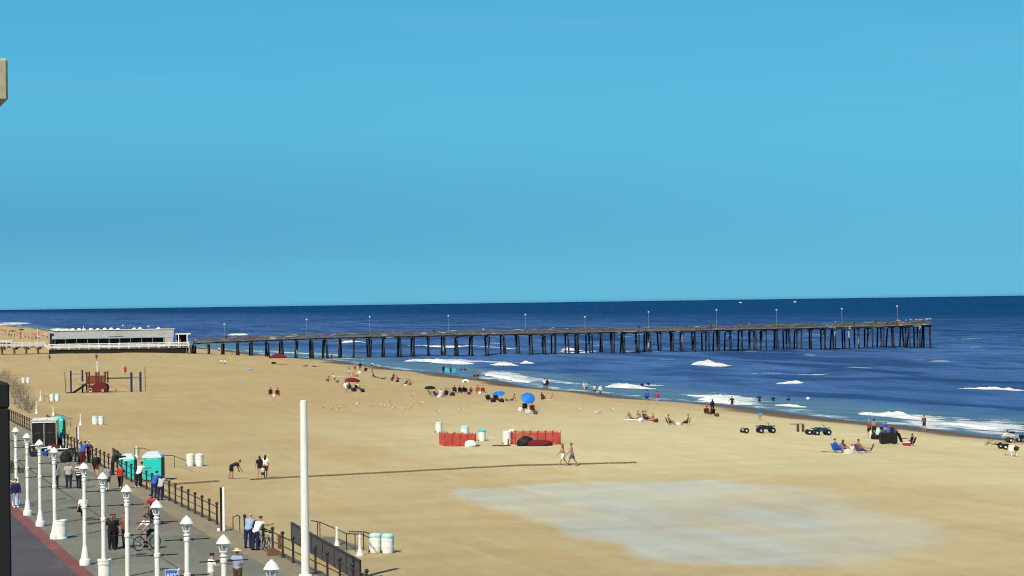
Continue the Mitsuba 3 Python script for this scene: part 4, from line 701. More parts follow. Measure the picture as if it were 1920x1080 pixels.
S_('person sitting at the right rim of the red umbrella', 669, 706, 'ground', 170, 'skin_tan', ('short', hd), ('tee', 'pink'), ('shorts', 'black'), 1.7)
S_('barebacked person standing near the water behind the red umbrella', 665.5, 697, 'stand', 0, 'skin_tan', ('short', hd), None, ('shorts', 'rust'), 1.75)
S_('person in black standing near the water behind the red umbrella', 675.5, 694, 'stand2', 15, 'skin_dark', ('short', hd), ('jacket', 'black'), ('shorts', 'black'), 1.78)
S_('woman in long white shirt bending over before the red umbrella', 648, 736, 'walk', -40, 'skin_light', ('long', hd), ('jacket', 'white'), ('shorts', 'white'), 1.72)
sitter('black beach chair, left one before the red umbrella', 'person in black in the left chair before the red umbrella', 656, 731, -25, 'black', skin='skin_dark', hair=('short', hd), top=('tee', 'black'), bot=('trousers', 'black'))
sitter('black beach chair, right one before the red umbrella', 'person in black and white in the right chair before the red umbrella', 671, 731, -40, 'black', skin='skin_tan', hair=('short', hd), top=('tee', 'white'), bot=('trousers', 'black'))
sitter('dark red chair near the water right of the shelter', 'person in dark red chair near the water', 685, 697, 30, 'maroon', skin='skin_tan', hair=('short', hd), top=('tee', 'maroon'), bot=('shorts', 'black'))
S_('bather sitting right of the dark red chair near the water', 698, 698, 'ground', 30, 'skin_tan', ('short', hd), None, ('shorts', 'tan'), 1.7)
S_('dark bather lying on the sand, upper left of two', 702, 708, 'legsout', -70, 'skin_dark', ('short', hd), ('tee', 'black'), ('shorts', 'black'), 1.75)
S_('dark bather lying on the sand, lower right of two', 718, 711, 'lie', 100, 'skin_tan', ('short', hb), ('tee', 'dkgrey'), ('shorts', 'black'), 1.75)
S_('person in purple top sitting upright in a cluster of three', 738, 709, 'ground', 10, 'skin_tan', ('short', hd), ('tee', 'purple'), ('shorts', 'black'), 1.75)
S_('person in dark top sitting lowest in a cluster of three', 736, 714, 'ground', 40, 'skin_tan', ('short', hd), ('tee', 'maroon'), ('shorts', 'black'), 1.75)
S_('person reclining at the right of a cluster of three', 746, 711, 'legsout', -60, 'skin_tan', ('short', hd), None, ('shorts', 'maroon'), 1.75)
S_('bather in black sitting left of a tanned one', 761, 721, 'legsout', 60, 'skin_tan', ('short', hd), ('tee', 'black'), ('shorts', 'black'), 1.75)
S_('tanned bather sitting with knees up right of one in black', 768, 722, 'ground', -20, 'skin_tan', ('short', hd), None, ('shorts', 'rust'), 1.75)
# group round the black umbrella
chairS('black high backed chair at the left end of the long group', 810.5, 744, -80, 'black', sc=1.25)
for i, (px, py, yw, c_, t_) in enumerate(((819, 744, -60, 'navy', 'grey'), (828, 744, -20, 'white', 'white'), (836, 743, 20, 'navy', 'black'))):
    sitter(('dark', 'white', 'navy')[i] + ' chair below the black umbrella, ' + ('left', 'middle', 'right')[i] + ' of three', ('person in grey', 'person in white', 'person in black')[i] + ' seated below the black umbrella', px, py, yw, c_, skin='skin_tan', hair=('short', hd), top=('tee', t_), bot=('shorts', 'navy'))
S_('person in pink lying right of the chairs under the black umbrella', 845, 739, 'legsout', -80, 'skin_light', ('short', hb), ('bra', 'pink'), ('brief', 'pink'), 1.7)
for i, (px, py, yw, c_) in enumerate(((853, 736, -20, 'navy'), (862, 737, 10, 'black'), (869, 737, 30, 'black'))):
    sitter(('navy', 'black', 'black')[i] + ' chair in the middle of the long group, ' + ('left', 'middle', 'right')[i] + ' one', 'person in dark clothes in the ' + ('left', 'middle', 'right')[i] + ' chair of the middle group', px, py, yw, c_, skin=('skin_tan', 'skin_dark', 'skin_dark')[i], hair=('short', hd), top=('tee', ('purple', 'black', 'black')[i]), bot=('shorts', 'navy'))
S_('child sitting right of the black chairs', 875, 735, 'ground', 60, 'skin_dark', ('short', hd), ('tee', 'black'), ('shorts', 'black'), 1.2)
S_('person in olive top sitting left of the pair in red', 883, 737, 'ground', 0, 'skin_tan', ('short', hd), ('tee', 'brown'), ('shorts', 'tan'), 1.75)
sitter('red beach chair, left of the red pair', 'person in orange red, left of the red pair', 895, 736, 20, 'orange', skin='skin_light', hair=('short', hb), top=('tee', 'orange'), bot=('shorts', 'pink'))
sitter('red beach chair, right of the red pair', 'person in red and pink, right of the red pair', 906, 736, -15, 'red', skin='skin_light', hair=('short', hb), top=('tee', 'pink'), bot=('shorts', 'maroon'))
sitter('black chair left of the tilted blue umbrella pole', 'person in white cap in the chair left of the tilted blue umbrella', 917, 752, -50, 'black', skin='skin_light', hair=('short', hd), top=('tee', 'navy'), bot=('trousers', 'navy'), hat=('cap', 'white'))
sitter('black chair under the tilted blue umbrella', 'person in black under the tilted blue umbrella', 931, 752, -30, 'black', skin='skin_tan', hair=('short', hd), top=('tee', 'black'), bot=('trousers', 'black'))
S_('small dark child sitting alone between the two blue umbrellas', 950, 752, 'ground', 0, 'skin_dark', ('short', hd), ('tee', 'brown'), ('shorts', 'black'), .8)
S_('person reclining on the sand between the two blue umbrellas', 961, 751, 'legsout', 80, 'skin_tan', ('short', hd), None, ('shorts', 'black'), 1.75)
sitter('black chair, left one under the facing blue umbrella', 'person in dark clothes under the facing blue umbrella', 983, 769, 20, 'black', skin='skin_light', hair=('short', hd), top=('tee', 'navy'), bot=('shorts', 'black'))
sitter('red chair, right one under the facing blue umbrella', 'person in dark red under the facing blue umbrella', 999, 772, -20, 'maroon', skin='skin_light', hair=('short', hb), top=('tee', 'red'), bot=('shorts', 'maroon'))
towel('white towel draped between the chairs at the facing blue umbrella', 992, 771, 'white', .6, .9, 10)
k = thing('cooler', 'pale teal cooler on the sand before the facing blue umbrella', 'cooler'); part(k, 'tub', box(-.3, .3, -.2, .2, 0, .32, .03), 'pale_teal', TW(atS(990, 775))); part(k, 'lid', box(-.32, .32, -.22, .22, .322, .39, .02), 'white', TW(atS(990, 775)))
S_('dark haired person in black sitting beside a white towel', 1017, 749, 'ground', -40, 'skin_tan', ('long', hd), ('tee', 'brown'), ('shorts', 'black'), 1.8)
towel('white towel on the sand right of the person in black', 1026, 749, 'white', .8, 1.6, 75)
S_('person in pale pink lying on the white towel', 1032, 748, 'legsout', 70, 'skin_light', ('short', 'hair_blond'), ('bra', 'pink'), ('brief', 'pink'), 1.7)
towel('long white towel under the sunbathers near the water', 1189, 787, 'white', 1.5, 2.3, 80)
S_('sunbather with hat lying on the long white towel', 1183, 786, 'legsout', -70, 'skin_tan', ('short', hd), ('bra', 'black'), ('brief', 'black'), 1.7, hat=('hat', 'tan'))
S_('sunbather with dark hair sitting at the right end of the long white towel', 1197, 785, 'ground', -30, 'skin_light', ('short', hd), ('bra', 'black'), ('brief', 'brown'), 1.7)
S_('woman with dark hair in pale pink sitting upright', 1207, 788, 'ground', -60, 'skin_light', ('bun', hd), ('tee', 'pink'), ('shorts', 'pink'), 1.9)
sitter('black beach chair beside the woman in pale pink', 'person with dark hair in the black chair near the long towel', 1213, 789, -70, 'black', skin='skin_light', hair=('short', hd), top=('bra', 'black'), bot=('brief', 'black'))
S_('person in patterned red sitting at the right of the towel group', 1224, 790, 'ground', 30, 'skin_light', ('short', hb), ('bra', 'red'), ('brief', 'rust'), 1.6)
sitter('brown beach chair facing right near the water', 'tanned person stretched out in the brown chair', 1256, 797, -80, 'brown', skin='skin_tan', hair=('short', hd), top=('bra', 'brown'), bot=('brief', 'brown'))
sitter('black beach chair facing left near the water', 'tanned person facing left in the black chair', 1288, 797, 80, 'black', skin='skin_tan', hair=('short', 'hair_blond'), top=None, bot=('shorts', 'black'), h=1.85)
sitter('maroon chair at the water, left of the standing person in black', 'person in dark red chair at the water', 1326, 778, -30, 'maroon', skin='skin_tan', hair=('short', hd), top=('tee', 'maroon'), bot=('shorts', 'black'))
sitter('black chair at the water in front of the standing person in black', 'person in the black chair at the water', 1335, 779, 20, 'black', skin='skin_tan', hair=('short', hd), top=('tee', 'maroon'), bot=('shorts', 'black'))
S_('long haired person in a black wrap standing behind two chairs', 1336, 775, 'stand', 30, 'skin_tan', ('long', hd), ('jacket', 'black'), ('skirt', 'black'), 1.75)
for px, py, r_, c_, lb in ((848, 742, .3, 'black', 'black bag between the pink bather and the navy chair'), (824, 746, .28, 'offwhite', 'white bag before the chairs under the black umbrella'), (879, 740, .24, 'maroon', 'dark red bag beside the person in olive top'), (900, 739, .22, 'white', 'small white bag between the red pair'), (925, 754, .32, 'black', 'black bag between the chairs at the tilted blue umbrella'), (941, 754, .3, 'black', 'black bag right of the chair under the tilted blue umbrella'), (976, 772, .3, 'offwhite', 'white bag left of the chairs at the facing blue umbrella'), (1004, 777, .26, 'dkgrey', 'grey bag at the right foot of the red chair'),
                           (1230, 792, .25, 'maroon', 'dark red bag right of the sunbathers'), (1201, 791, .26, 'white', 'white bag beside the woman in pale pink'), (664, 734, .34, 'black', 'black bag between two black chairs'), (680, 735, .3, 'black', 'black bag right of two black chairs'), (1344, 781, .24, 'brown', 'brown bag right of the chairs at the water'), (1272, 798, .22, 'offwhite', 'white bag between the two reclining people'), (514, 744, .22, 'offwhite', 'white bag between the lone pair of maroon chairs'), (745, 716, .24, 'black', 'black bag by the cluster of three'), (760, 724, .2, 'offwhite', 'pale bag by the bather in black'), (633, 717, .22, 'brown', 'brown bag by the kneeling woman')):
    single('beach_bag', lump(r_ * 1.3, r_, r_ * 1.2, int(px)), c_, lb, 'bag', TW(atS(px, py) - [0, 0, .03], px))
# in the water
for px, py, dz, pose, lb, t_ in ((1373, 763, .25, 'wade', 'wader in the foam right of the standing person in black', 'black'), (1424, 752, .75, 'wade', 'leftmost of four bathers waist deep beyond the foam', 'navy'), (1450, 751, 1.0, 'wade', 'second of four bathers beyond the foam, low in the water', 'black'), (1478, 751, 1.15, 'stand', 'third of four bathers beyond the foam, only head and shoulders', 'black'), (1515, 750, 1.05, 'stand', 'rightmost of four bathers, in white', 'white'),
                                 (1204, 724, 1.0, 'wade', 'left bather in the breaking wave', 'black'), (1216, 723, 1.0, 'wade', 'right bather in the breaking wave', 'black'), (865, 694, 1.2, 'stand', 'left of two small heads in the shallows', 'black'), (872, 694, 1.2, 'stand', 'right of two small heads in the shallows', 'black')):
    q = at(px, py, 0); q[2] = -dz; person(lb, q, pose, 20, 'skin_tan', ('short', hd), ('tee', t_), ('shorts', 'navy'), 1.75)
# ------------------------------------------------------------------ orange enclosures
def enclosure(label, px0, px1, py, h, depth, nposts):
    a, b = atS(px0, py), atS(px1, py); d = b - a; k = thing('mesh_enclosure', label, 'barrier'); back = np.array([-.25, 1, 0]) * depth
    corners = [a, b, b + back, a + back]
    for (p, q, n) in ((a, b, nposts), (b, b + back, 2), (b + back, a + back, nposts), (a + back, a, 2)):
        m_ = 12; P = [p + (q - p) * i / m_ for i in range(m_ + 1)]; u = np.cross((q - p) / np.linalg.norm(q - p), [0, 0, 1]); V = []
        for i, x in enumerate(P):
            z0 = zsand(x[0], x[1]); sag = .10 * abs(math.sin(i * math.pi * n / m_)) + RNG.uniform(-.03, .03)
            V += [x * [1, 1, 0] + [0, 0, z0 + .03], x * [1, 1, 0] + [0, 0, z0 + h * .5] + u * RNG.uniform(-.05, .05), x * [1, 1, 0] + [0, 0, z0 + h - sag]]
        W_, bars = np.array(V).reshape(-1, 3, 3), []
        for r in range(9):      # horizontal strands of the mesh
            f = r / 8; Q = [(w[0] * (1 - 2 * f) + w[1] * 2 * f) if f <= .5 else (w[1] * (2 - 2 * f) + w[2] * (2 * f - 1)) for w in W_]
            bars += [hull([e + [0, 0, zz] + u * yy for e in (Q[i], Q[i + 1]) for zz in (-.03, .03) for yy in (-.008, .008)]) for i in range(m_)]
        for i in range(m_):
            for g in (0, .25, .5, .75):
                for w0, w1 in ((0, 1), (1, 2)):
                    lo = W_[i][w0] * (1 - g) + W_[i + 1][w0] * g; hi = W_[i][w1] * (1 - g) + W_[i + 1][w1] * g; bars.append(tube(lo, hi, .02, n=4))
        part(k, 'netting', cat(bars), 'orange_mesh')
        for i in range(n + 1):
            x = p + (q - p) * i / n; z0 = zsand(x[0], x[1]); part(k, 'post', tube((x[0], x[1], z0 - .2), (x[0], x[1], z0 + h + .1), .03, n=6), 'maroon')
enclosure('left orange red mesh enclosure on the sand with white sacks inside', 834, 892, 837, 1.08, 2.2, 4); enclosure('right orange red mesh enclosure on the sand with dark tarp inside', 966, 1051, 834, 1.10, 2.4, 6)
for px, py, r, m, lb in ((863, 828, .34, 'white', 'left white sack on the left orange enclosure'), (882, 830, .44, 'white', 'right larger white sack at the left orange enclosure'), (985, 833, .62, 'black', 'dark tarpaulin heap at the left of the right orange enclosure'), (1012, 833, .95, 'maroon', 'long dark red tarpaulin heap along the right orange enclosure'), (997, 828, .5, 'grey', 'grey sack on the dark red tarpaulin')):
    single('sack', lump(r * 1.2, r * .8, r * .9 if m != 'maroon' else .36, int(px)), m, lb, 'sack', TW(atS(px, py + (3 if px > 950 else 8)) - [0, 0, .03]))
single('wooden_post', tube((0, 0, -.1), (0, 0, .55), .06), 'brown', 'short dark stake at the foot of the white drum by the right enclosure', 'stake', TW(atS(953, 835)))
for px, lb in ((935, 'left dark plank lying between the orange enclosures'), (946, 'right dark plank lying between the orange enclosures'), (888, 'dark plank lying at the right end of the left enclosure')): single('plank', box(-.55, .55, -.1, .1, 0, .09, .01), 'brown', lb, 'plank', TW(atS(px, 836.5), .1))
# ------------------------------------------------------------------ quad bikes and trailers
tyreG = G(moved(cat([lathe([(.11, -.09), (.24, -.12), (.285, -.09), (.29, 0), (.285, .09), (.24, .12), (.11, .09)], 18)]), ROTX), 30); hubG = G(moved(cat([lathe([(0, -.10), (.10, -.10), (.12, -.04), (.12, .04), (.10, .10), (0, .10)], 14)]), ROTX), 30)
def quad(label, p, yaw, m='navy', sc=1.0):
    k = thing('quad_bike', label, 'quad bike'); M = TW(p, math.radians(yaw), sc)
    for x in (-.42, .42):
        for y in (-.60, .62):
            w = part(k, 'wheel', tyreG, 'rubber', M @ TW((x, y, .28))); put(w + '__hub', hubG, 'chrome', M @ TW((x, y, .28)))
            part(k, 'fender', G(hull([(x + a * .16, y + b * .30 * (1 - c), .60 + c * .08) for a in (-1, 1) for b in (-1, 1) for c in (0, .5)])), m, M)
    part(k, 'body', G(hull([(a * wx, y, z) for a in (-1, 1) for wx, y, z in ((.14, -.75, .62), (.16, -.2, .55), (.16, .3, .72), (.12, .72, .66), (.12, .6, .36), (.14, -.6, .36))]), 30), m, M); part(k, 'seat', G(hull([(a * .14, y, z) for a in (-1, 1) for y, z in ((-.62, .68), (.12, .68), (-.60, .80), (.05, .76))]), 30), 'black', M)
    part(k, 'handlebar', G(cat([tube((0, .35, .70), (0, .25, .98), .03), tube((-.36, .18, 1.0), (.36, .18, 1.0), .02)])), 'black', M); part(k, 'headlight', G(moved(sphere(.08), TW((0, .70, .70)))), 'offwhite', M)
    for y in (-.82, .72): part(k, 'rack', G(cat([tube((x, y - .2, .72), (x, y + .2, .72), .012) for x in (-.3, -.1, .1, .3)] + [tube((-.3, y + q, .72), (.3, y + q, .72), .012) for q in (-.2, .2)])), 'black', M)
    part(k, 'axle', G(cat([tube((-.42, y, .28), (.42, y, .28), .03) for y in (-.6, .62)])), 'dkgrey', M)
def cart(label, p, yaw, legs=False, frame='ltgrey', sc=.92):
    k = thing('beach_trailer', label, 'trailer'); M = TW(p, math.radians(yaw), sc)
    for x in (-.45, .45): w = part(k, 'wheel', tyreG, 'rubber', M @ TW((x, 0, .28))); put(w + '__hub', hubG, 'white', M @ TW((x, 0, .28)))
    part(k, 'frame', G(cat([tube((-.45, 0, .28), (.45, 0, .28), .03), tube((0, 0, .30), (0, 1.5, .55), .025), tube((-.35, -.5, .42), (-.35, .6, .42), .025), tube((.35, -.5, .42), (.35, .6, .42), .025), tube((-.35, .6, .42), (.35, .6, .42), .025), tube((-.35, -.5, .42), (.35, -.5, .42), .025), tube((-.35, -.1, .42), (.35, .3, .42), .02), tube((-.3, 0, .28), (-.35, -.3, .42), .02), tube((.3, 0, .28), (.35, -.3, .42), .02)])), frame, M)
quad('dark navy quad bike hitched to a small wheeled trailer', atS(1436, 812), -82, 'navy'); cart('small two wheeled trailer behind the navy quad bike', atS(1396, 812), -70)
quad('blue black quad bike beside a rack on the sand', atS(1540, 816), -78, 'quadblue', 1.0); cart('dark two wheeled trailer behind the blue black quad bike', atS(1516, 815), -85, frame='brown')
p = atS(1497, 810); k = thing('board_rack', 'dark wooden rack on legs left of the blue black quad bike', 'rack')
part(k, 'top_bar', moved(box(-.85, .55, -.03, .03, .78, .85, .01), TW(p)), 'brown')
for x in (-.1, .02, .42, .54): part(k, 'leg', moved(box(x - .05, x + .05, -.025, .025, -.1, .779, .01), TW(p)), 'brown')
for x in (-.04, .48): part(k, 'board', moved(box(x - .14, x + .14, .03, .06, .10, .70, .01), TW(p)), 'brown')
# family
sitter('blue beach chair at the left of the family of four', 'person in blue shirt with dark hair in the blue chair', 1569, 849, -75, 'umbrella_blue', skin='skin_light', hair=('short', hd), top=('jacket', 'blue'), bot=('shorts', 'blue'), h=1.85)
sitter('low chair of the dark haired woman in the family', 'woman with dark hair and bare shoulders in the family', 1584, 849, -60, 'ltblue', skin='skin_tan', hair=('long', hb), top=('bra', 'black'), bot=('brief', 'maroon'))
S_('child with reddish hair and white shirt sitting in the family', 1598, 850, 'ground', -20, 'skin_light', ('short', 'rust'), ('tee', 'offwhite'), ('shorts', 'white'), 1.45)
sitter('striped chair of the shirtless man in the family', 'shirtless man in purple shorts at the right of the family', 1613, 850, -70, 'purple', skin='skin_tan', hair=('short', hd), top=None, bot=('shorts', 'purple'), h=1.85)
chairS('dark patterned beach chair at the right end of the family', 1628, 850, 70, 'dkgrey'); single('white_bag', G(hull([(x, y, z) for x in (-.28, .28) for y in (-.15, .15) for z in (0, .3)] + [(0, 0, .42)]), 30), 'offwhite', 'white bag on the sand in front of the seated woman', 'bag', TW(atS(1589, 851)))
towel('navy and white towel spread left of the blue chair', 1553, 848, 'navy', .5, 1.3, 80)
# watersports group at right
S_('shirtless person in red beside the big black wagon, left', 1630, 820, 'hold', 10, 'skin_light', ('short', hg), ('tee', 'rust'), ('shorts', 'black'), 1.74)
S_('barebacked person in black trousers beside the big black wagon, right', 1639, 821, 'hold', 0, 'skin_tan', ('short', hd), None, ('trousers', 'black'), 1.85, wide=1.1)
S_('person bending behind the big black wagon in blue', 1653, 818, 'bend', -50, 'skin_tan', ('short', hd), ('tee', 'blue'), ('trousers', 'black'), 1.75)
p = atS(1666, 833); k = thing('beach_wagon', 'big black box wagon piled with gear on the sand', 'wagon'); M = TW(p, .05)
part(k, 'box', moved(box(-.76, .76, -.4, .5, .12, 1.05, .03), M), 'black')
for x in (-.55, .55):
    for y in (-.35, .45): part(k, 'wheel', moved(tube((x - .05, y, .14), (x + .05, y, .14), .14, n=14), M), 'rubber')
part(k, 'handle', moved(tube((.72, 0, .6), (.78, -.1, 1.15), .02), M), 'dkgrey')
for i, (x, c_, hh, lb) in enumerate(((-.4, 'dkgrey', .28, 'dark grey bundle on the left of the black wagon'), (.0, 'blue', .34, 'blue bundle in the middle of the black wagon'), (.35, 'black', .45, 'tall black bundle on the black wagon'), (.62, 'dkgrey', .3, 'grey bundle at the right end of the black wagon'))): single('gear_bag', lump(.28, .25, hh * .8, 40 + i), c_, lb, 'bag', TW(p + [x, .05, 1.02]))
p = atS(1643, 824); single('gear_bag', lump(.5, .35, .5, 77), 'black', 'black bag on the sand between the standing man and the wagon', 'bag', TW(p)); single('gear_bag', lump(.25, .2, .4, 78), 'pale_teal', 'pale teal bag hung on the pile left of the wagon', 'bag', TW(p + [.15, -.3, .45])); single('gear_bag', lump(.16, .14, .5, 79), 'offwhite', 'white bag at the feet of the person in red', 'bag', TW(atS(1633, 822)))
chairS('big black chair right of the black wagon', 1697, 834, -80, 'black', sc=1.4); sitter('black low chair at the right of the wagon group', 'person in dark clothes in the low chair right of the wagon', 1708, 836, 60, 'black', skin='skin_tan', hair=('short', hd), top=('tee', 'navy'), bot=('trousers', 'black')); k = thing('cooler', 'red and white cooler right of the black wagon', 'cooler'); part(k, 'tub', box(-.3, .3, -.2, .2, 0, .25, .03), 'red', TW(atS(1700, 836))); part(k, 'lid', box(-.31, .31, -.21, .21, 0, .12, .02), 'offwhite', TW(atS(1700, 836) + [0, 0, .252]))
# jet ski, low trailers, folding chair at the right edge
p = atS(1892, 829); k = thing('jet_ski', 'white jet ski with black seat on the wet sand at the right edge', 'jet ski'); M = TW(p + [0, 0, .25], math.radians(140))
part(k, 'hull', G(moved(hull([(a * wx, y, z) for a in (-1, 1) for wx, y, z in ((.45, -1.3, .35), (.45, -1.3, .1), (.55, 0, .40), (.5, 0, .08), (.12, 1.55, .48), (.10, 1.35, .22), (.0, 1.2, .05))]), M), 30), 'white'); part(k, 'deck', G(moved(hull([(a * wx, y, z) for a in (-1, 1) for wx, y, z in ((.28, -1.0, .36), (.30, .4, .40), (.22, .55, .72), (.16, -.2, .62), (.10, 1.2, .47))]), M), 30), 'offwhite')
part(k, 'seat', G(moved(hull([(a * .16, y, z) for a in (-1, 1) for y, z in ((-1.0, .6), (.2, .6), (-.95, .78), (.1, .76))]), M), 30), 'black'); part(k, 'handlebar', moved(cat([tube((0, .35, .7), (0, .3, .95), .05), tube((-.32, .25, .95), (.32, .25, .95), .025)]), M), 'black')
cart('low trailer under the white jet ski', atS(1893, 830), 95, frame='dkgrey'); quad('black quad bike cut off by the right edge beside the jet ski', atS(1922, 829), 80, 'black')
cart('black trailer lying low in front of the jet ski', atS(1876, 841), 80, frame='black'); cart('second black trailer beside the white folding chair', atS(1887, 843), 70, frame='black'); single('kayak_rods', cat([tube((-.9, 0, .15), (.1, .1, .75), .02), tube((-.6, .1, .1), (-.4, .15, .9), .02), tube((-.3, 0, .1), (.3, .1, .5), .02)]), 'black', 'thin black rods sticking up left of the low trailers', 'rods', TW(atS(1864, 838)))
p = atS(1900, 856); k = thing('folding_chair', 'white folding chair with a black bag at the right edge', 'chair'); M = TW(p, .3)
for x in (-.25, .25):
    for y in (-.2, .2): part(k, 'leg', moved(tube((x, y, 0), (x * .9, -y * .3, .5), .03), M), 'white')
part(k, 'seat', moved(box(-.28, .28, -.22, .22, .46, .50, .01), M), 'white'); part(k, 'backrest', moved(hull([(x, .2 + .1 * f + y, .5 + .45 * f) for x in (-.28, .28) for f in (0, 1) for y in (-.015, .015)]), M), 'white'); single('black_bag', lump(.22, .16, .24, 5), 'black', 'black bag hanging on the white folding chair', 'bag', TW(p + [.22, -.12, .5])); S_('person in pink bending beside the white folding chair', 1892, 855, 'kneel', -90, 'skin_light', ('short', 'hair_blond'), ('tee', 'pink'), ('shorts', 'offwhite'), 1.7)
# ------------------------------------------------------------------ gulls
def gull_meshes():
    b = hull(np.vstack([SPH * [.07, .13, .07] + [0, 0, .20], SPH * [.02, .03, .02] + [0, -.24, .22]])); h = cat([moved(sphere(.045), TW((0, .13, .31))), tube((0, .09, .22), (0, .13, .31), .045, .035)]); w = hull(np.vstack([SPH * [.085, .11, .045] + [0, -.03, .225], SPH * [.03, .03, .02] + [0, -.26, .235]]))
    return G(cat([b, h]), 40), G(w, 40), G(cat([tube((x, 0, 0), (x, 0, .16), .008, n=4) for x in (-.03, .03)])), G(tube((0, .17, .305), (0, .22, .295), .012, .003, 5))
GU = gull_meshes()
def gull(p, yaw, label, group, sc=1.0):
    k = thing('gull', label, 'bird', group); M = TW(p, yaw, sc); part(k, 'body', GU[0], 'white', M); part(k, 'wing', GU[1], 'grey', M); part(k, 'leg', GU[2], 'orange', M); part(k, 'beak', GU[3], 'yellow', M)
GPX = ((607, 767), (622, 769), (636, 768), (659, 770), (671, 761), (668, 763), (699, 764), (716, 764), (728, 757), (737, 764), (738, 768), (756, 771), (771, 766), (791, 760), (1118, 778), (1122, 777), (1148, 772), (1316, 780), (774, 744), (862, 772), (822, 775), (787, 759), (731, 763), (720, 765), (1086, 771))
for (px, py), o in zip(GPX, rank([q[0] for q in GPX])):
    gull(atS(px, py), RNG.uniform(0, 6.3), f'small gull on the open sand, {o} of them from the left', 'gulls on the sand', 1.25)
# ------------------------------------------------------------------ playground
def PG(px, py): return atS(px, py)
pb = PG(197, 736); pk = thing('playground', 'red and blue playground with tower, slide, mast and climbing posts on the sand', 'playground'); u = pb[1] / F     # metres per pixel there
def X_(px): return (px - 197) * u
def Z_(py): return (736 - py) * u
Mp = TW(pb, .02); PP = lambda n_, b, m, **k: part(pk, n_, moved(b, Mp), m, **k)
for px, top in ((133.5, 694), (150.5, 694)): PP('climbing_post', tube((X_(px), 0 if px < 140 else 2, -.2), (X_(px), 0 if px < 140 else 2, Z_(top)), .13), 'playblue')
for z in (700, 702): PP('rung', tube((X_(134), .0, Z_(z)), (X_(150), 2, Z_(z)), .04), 'ltgrey')
PP('net_ramp', hull([(X_(136), y, Z_(713)) for y in (0, 1.6)] + [(X_(147), y, Z_(722)) for y in (0, 1.6)] + [(X_(161), y, Z_(718)) for y in (0, 1.6)]), 'tan')
PP('slide', cat([hull([(X_(162), y, Z_(718)) for y in (-.6, .1)] + [(X_(162), y, Z_(722)) for y in (-.6, .1)] + [(X_(137), y, Z_(734)) for y in (-.6, .1)] + [(X_(141), y, Z_(736)) for y in (-.6, .1)]), box(X_(126), X_(140), -.7, .2, -.05, .12, .02)]), 'black')
for px in (163, 181, 197.5):
    for y in (0, 2.2): PP('tower_post', tube((X_(px), y, -.2), (X_(px), y, Z_(697)), .12), 'brown')
for px0, px1 in ((164.5, 180), (182.5, 196.5)):
    n_ = 6
    for i in range(n_): a = px0 + (px1 - px0) * i / n_; PP('wall_board', box(X_(a) + .02, X_(a + (px1 - px0) / n_) - .02, -.05, .05, Z_(718), Z_(704) + .03 * (i % 2), .01), 'playred')
PP('tower_floor', box(X_(164), X_(197), .06, 2.2, Z_(719), Z_(718), .01), 'brown')
for px in (163, 180.8, 197.3): PP('tower_roof', hull([(X_(px) + a * .28, .0 + b * .28, Z_(701)) for a in (-1, 1) for b in (-1, 1)] + [(X_(px), 0, Z_(697) + .1)]), 'brown')
PP('tunnel', G and hull([(X_(187) + 1.2 * math.cos(a), y, Z_(727) + .75 * math.sin(a)) for a in np.linspace(0, 6.28, 14) for y in (-.4, 1.8)]), 'maroon'); PP('skirt_panel', box(X_(165), X_(198), .3, .4, 0, Z_(722), .02), 'maroon'); PP('porthole', moved(torus(.25, .06, 16, 6), TW((X_(169), .28, Z_(731)), tilt=math.pi / 2)), 'offwhite'); PP('porthole', moved(torus(.14, .05, 16, 6), TW((X_(193.5), -.42, Z_(732)), tilt=math.pi / 2)), 'offwhite')
PP('mast', tube((X_(181), 1.1, Z_(699)), (X_(181), 1.1, Z_(677)), .10), 'white', label='white mast above the tower'); 
PP('overhead_bar', tube((X_(199), .5, Z_(709.5)), (X_(245), .5, Z_(709.5)), .09), 'black')
for px in (245.5, 260.5): PP('end_post', tube((X_(px), .5 if px < 250 else 1.5, -.2), (X_(px), .5 if px < 250 else 1.5, Z_(699)), .17), 'playblue', label='thick blue post at the right end')
PP('end_rung', tube((X_(246), .5, Z_(709)), (X_(260), 1.5, Z_(709)), .06), 'grey'); PP('balance_beam', cat([tube((X_(198), -.3, Z_(716)), (X_(226), -.5, Z_(733)), .07), tube((X_(226), -.5, Z_(733.5)), (X_(238), -.5, Z_(734)), .09)]), 'tan'); PP('beam_leg', tube((X_(218), -.4, -.1), (X_(218), -.4, Z_(729)), .05), 'brown')
PP('swing_pole', tube((X_(122.5), .5, -.2), (X_(121), .5, Z_(697)), .05), 'brown'); PP('swing_pole', tube((X_(269.5), 1.5, -.2), (X_(269), 1.5, Z_(690)), .05), 'brown')
# ------------------------------------------------------------------ dry shrubs along the dune edge
def shrub(px, py, hgt, wid, seed, label):
    r = np.random.default_rng(seed); p = atS(px, py); st_m, lf = [], []
    for i in range(15):
        a, b = r.uniform(0, 6.28), r.uniform(.1, 1.0); d = np.array([math.cos(a) * b * wid, math.sin(a) * b * wid, hgt * r.uniform(.55, 1.1)]); m = d * .5 + r.normal(0, .08, 3)
        o = np.array([math.cos(a), math.sin(a), 0]) * wid * .25 * b
        st_m += [tube(o, m + o, .025, .018, 4), tube(m + o, d + o, .018, .008, 4)]
        for j in range(5):
            q = m + o + (d - m) * r.uniform(0, 1) + r.normal(0, .12, 3); e = r.normal(0, 1, 3); e /= np.linalg.norm(e); f = np.cross(e, [.3, .2, .9]); lf.append(([q, q + e * .22 + f * .06, q + e * .12 - f * .07]))
    k = thing('dune_shrub', label, 'shrub', 'dry shrubs at the dune edge'); part(k, 'stems', moved(cat(st_m), TW(p - [0, 0, .05])), 'dry_twigs')
    V = np.array(lf).reshape(-1, 3) + p; V[:, 2] = np.maximum(V[:, 2], p[2]); part(k, 'leaves', (V, np.arange(len(V)).reshape(-1, 3)), 'dry_twigs')
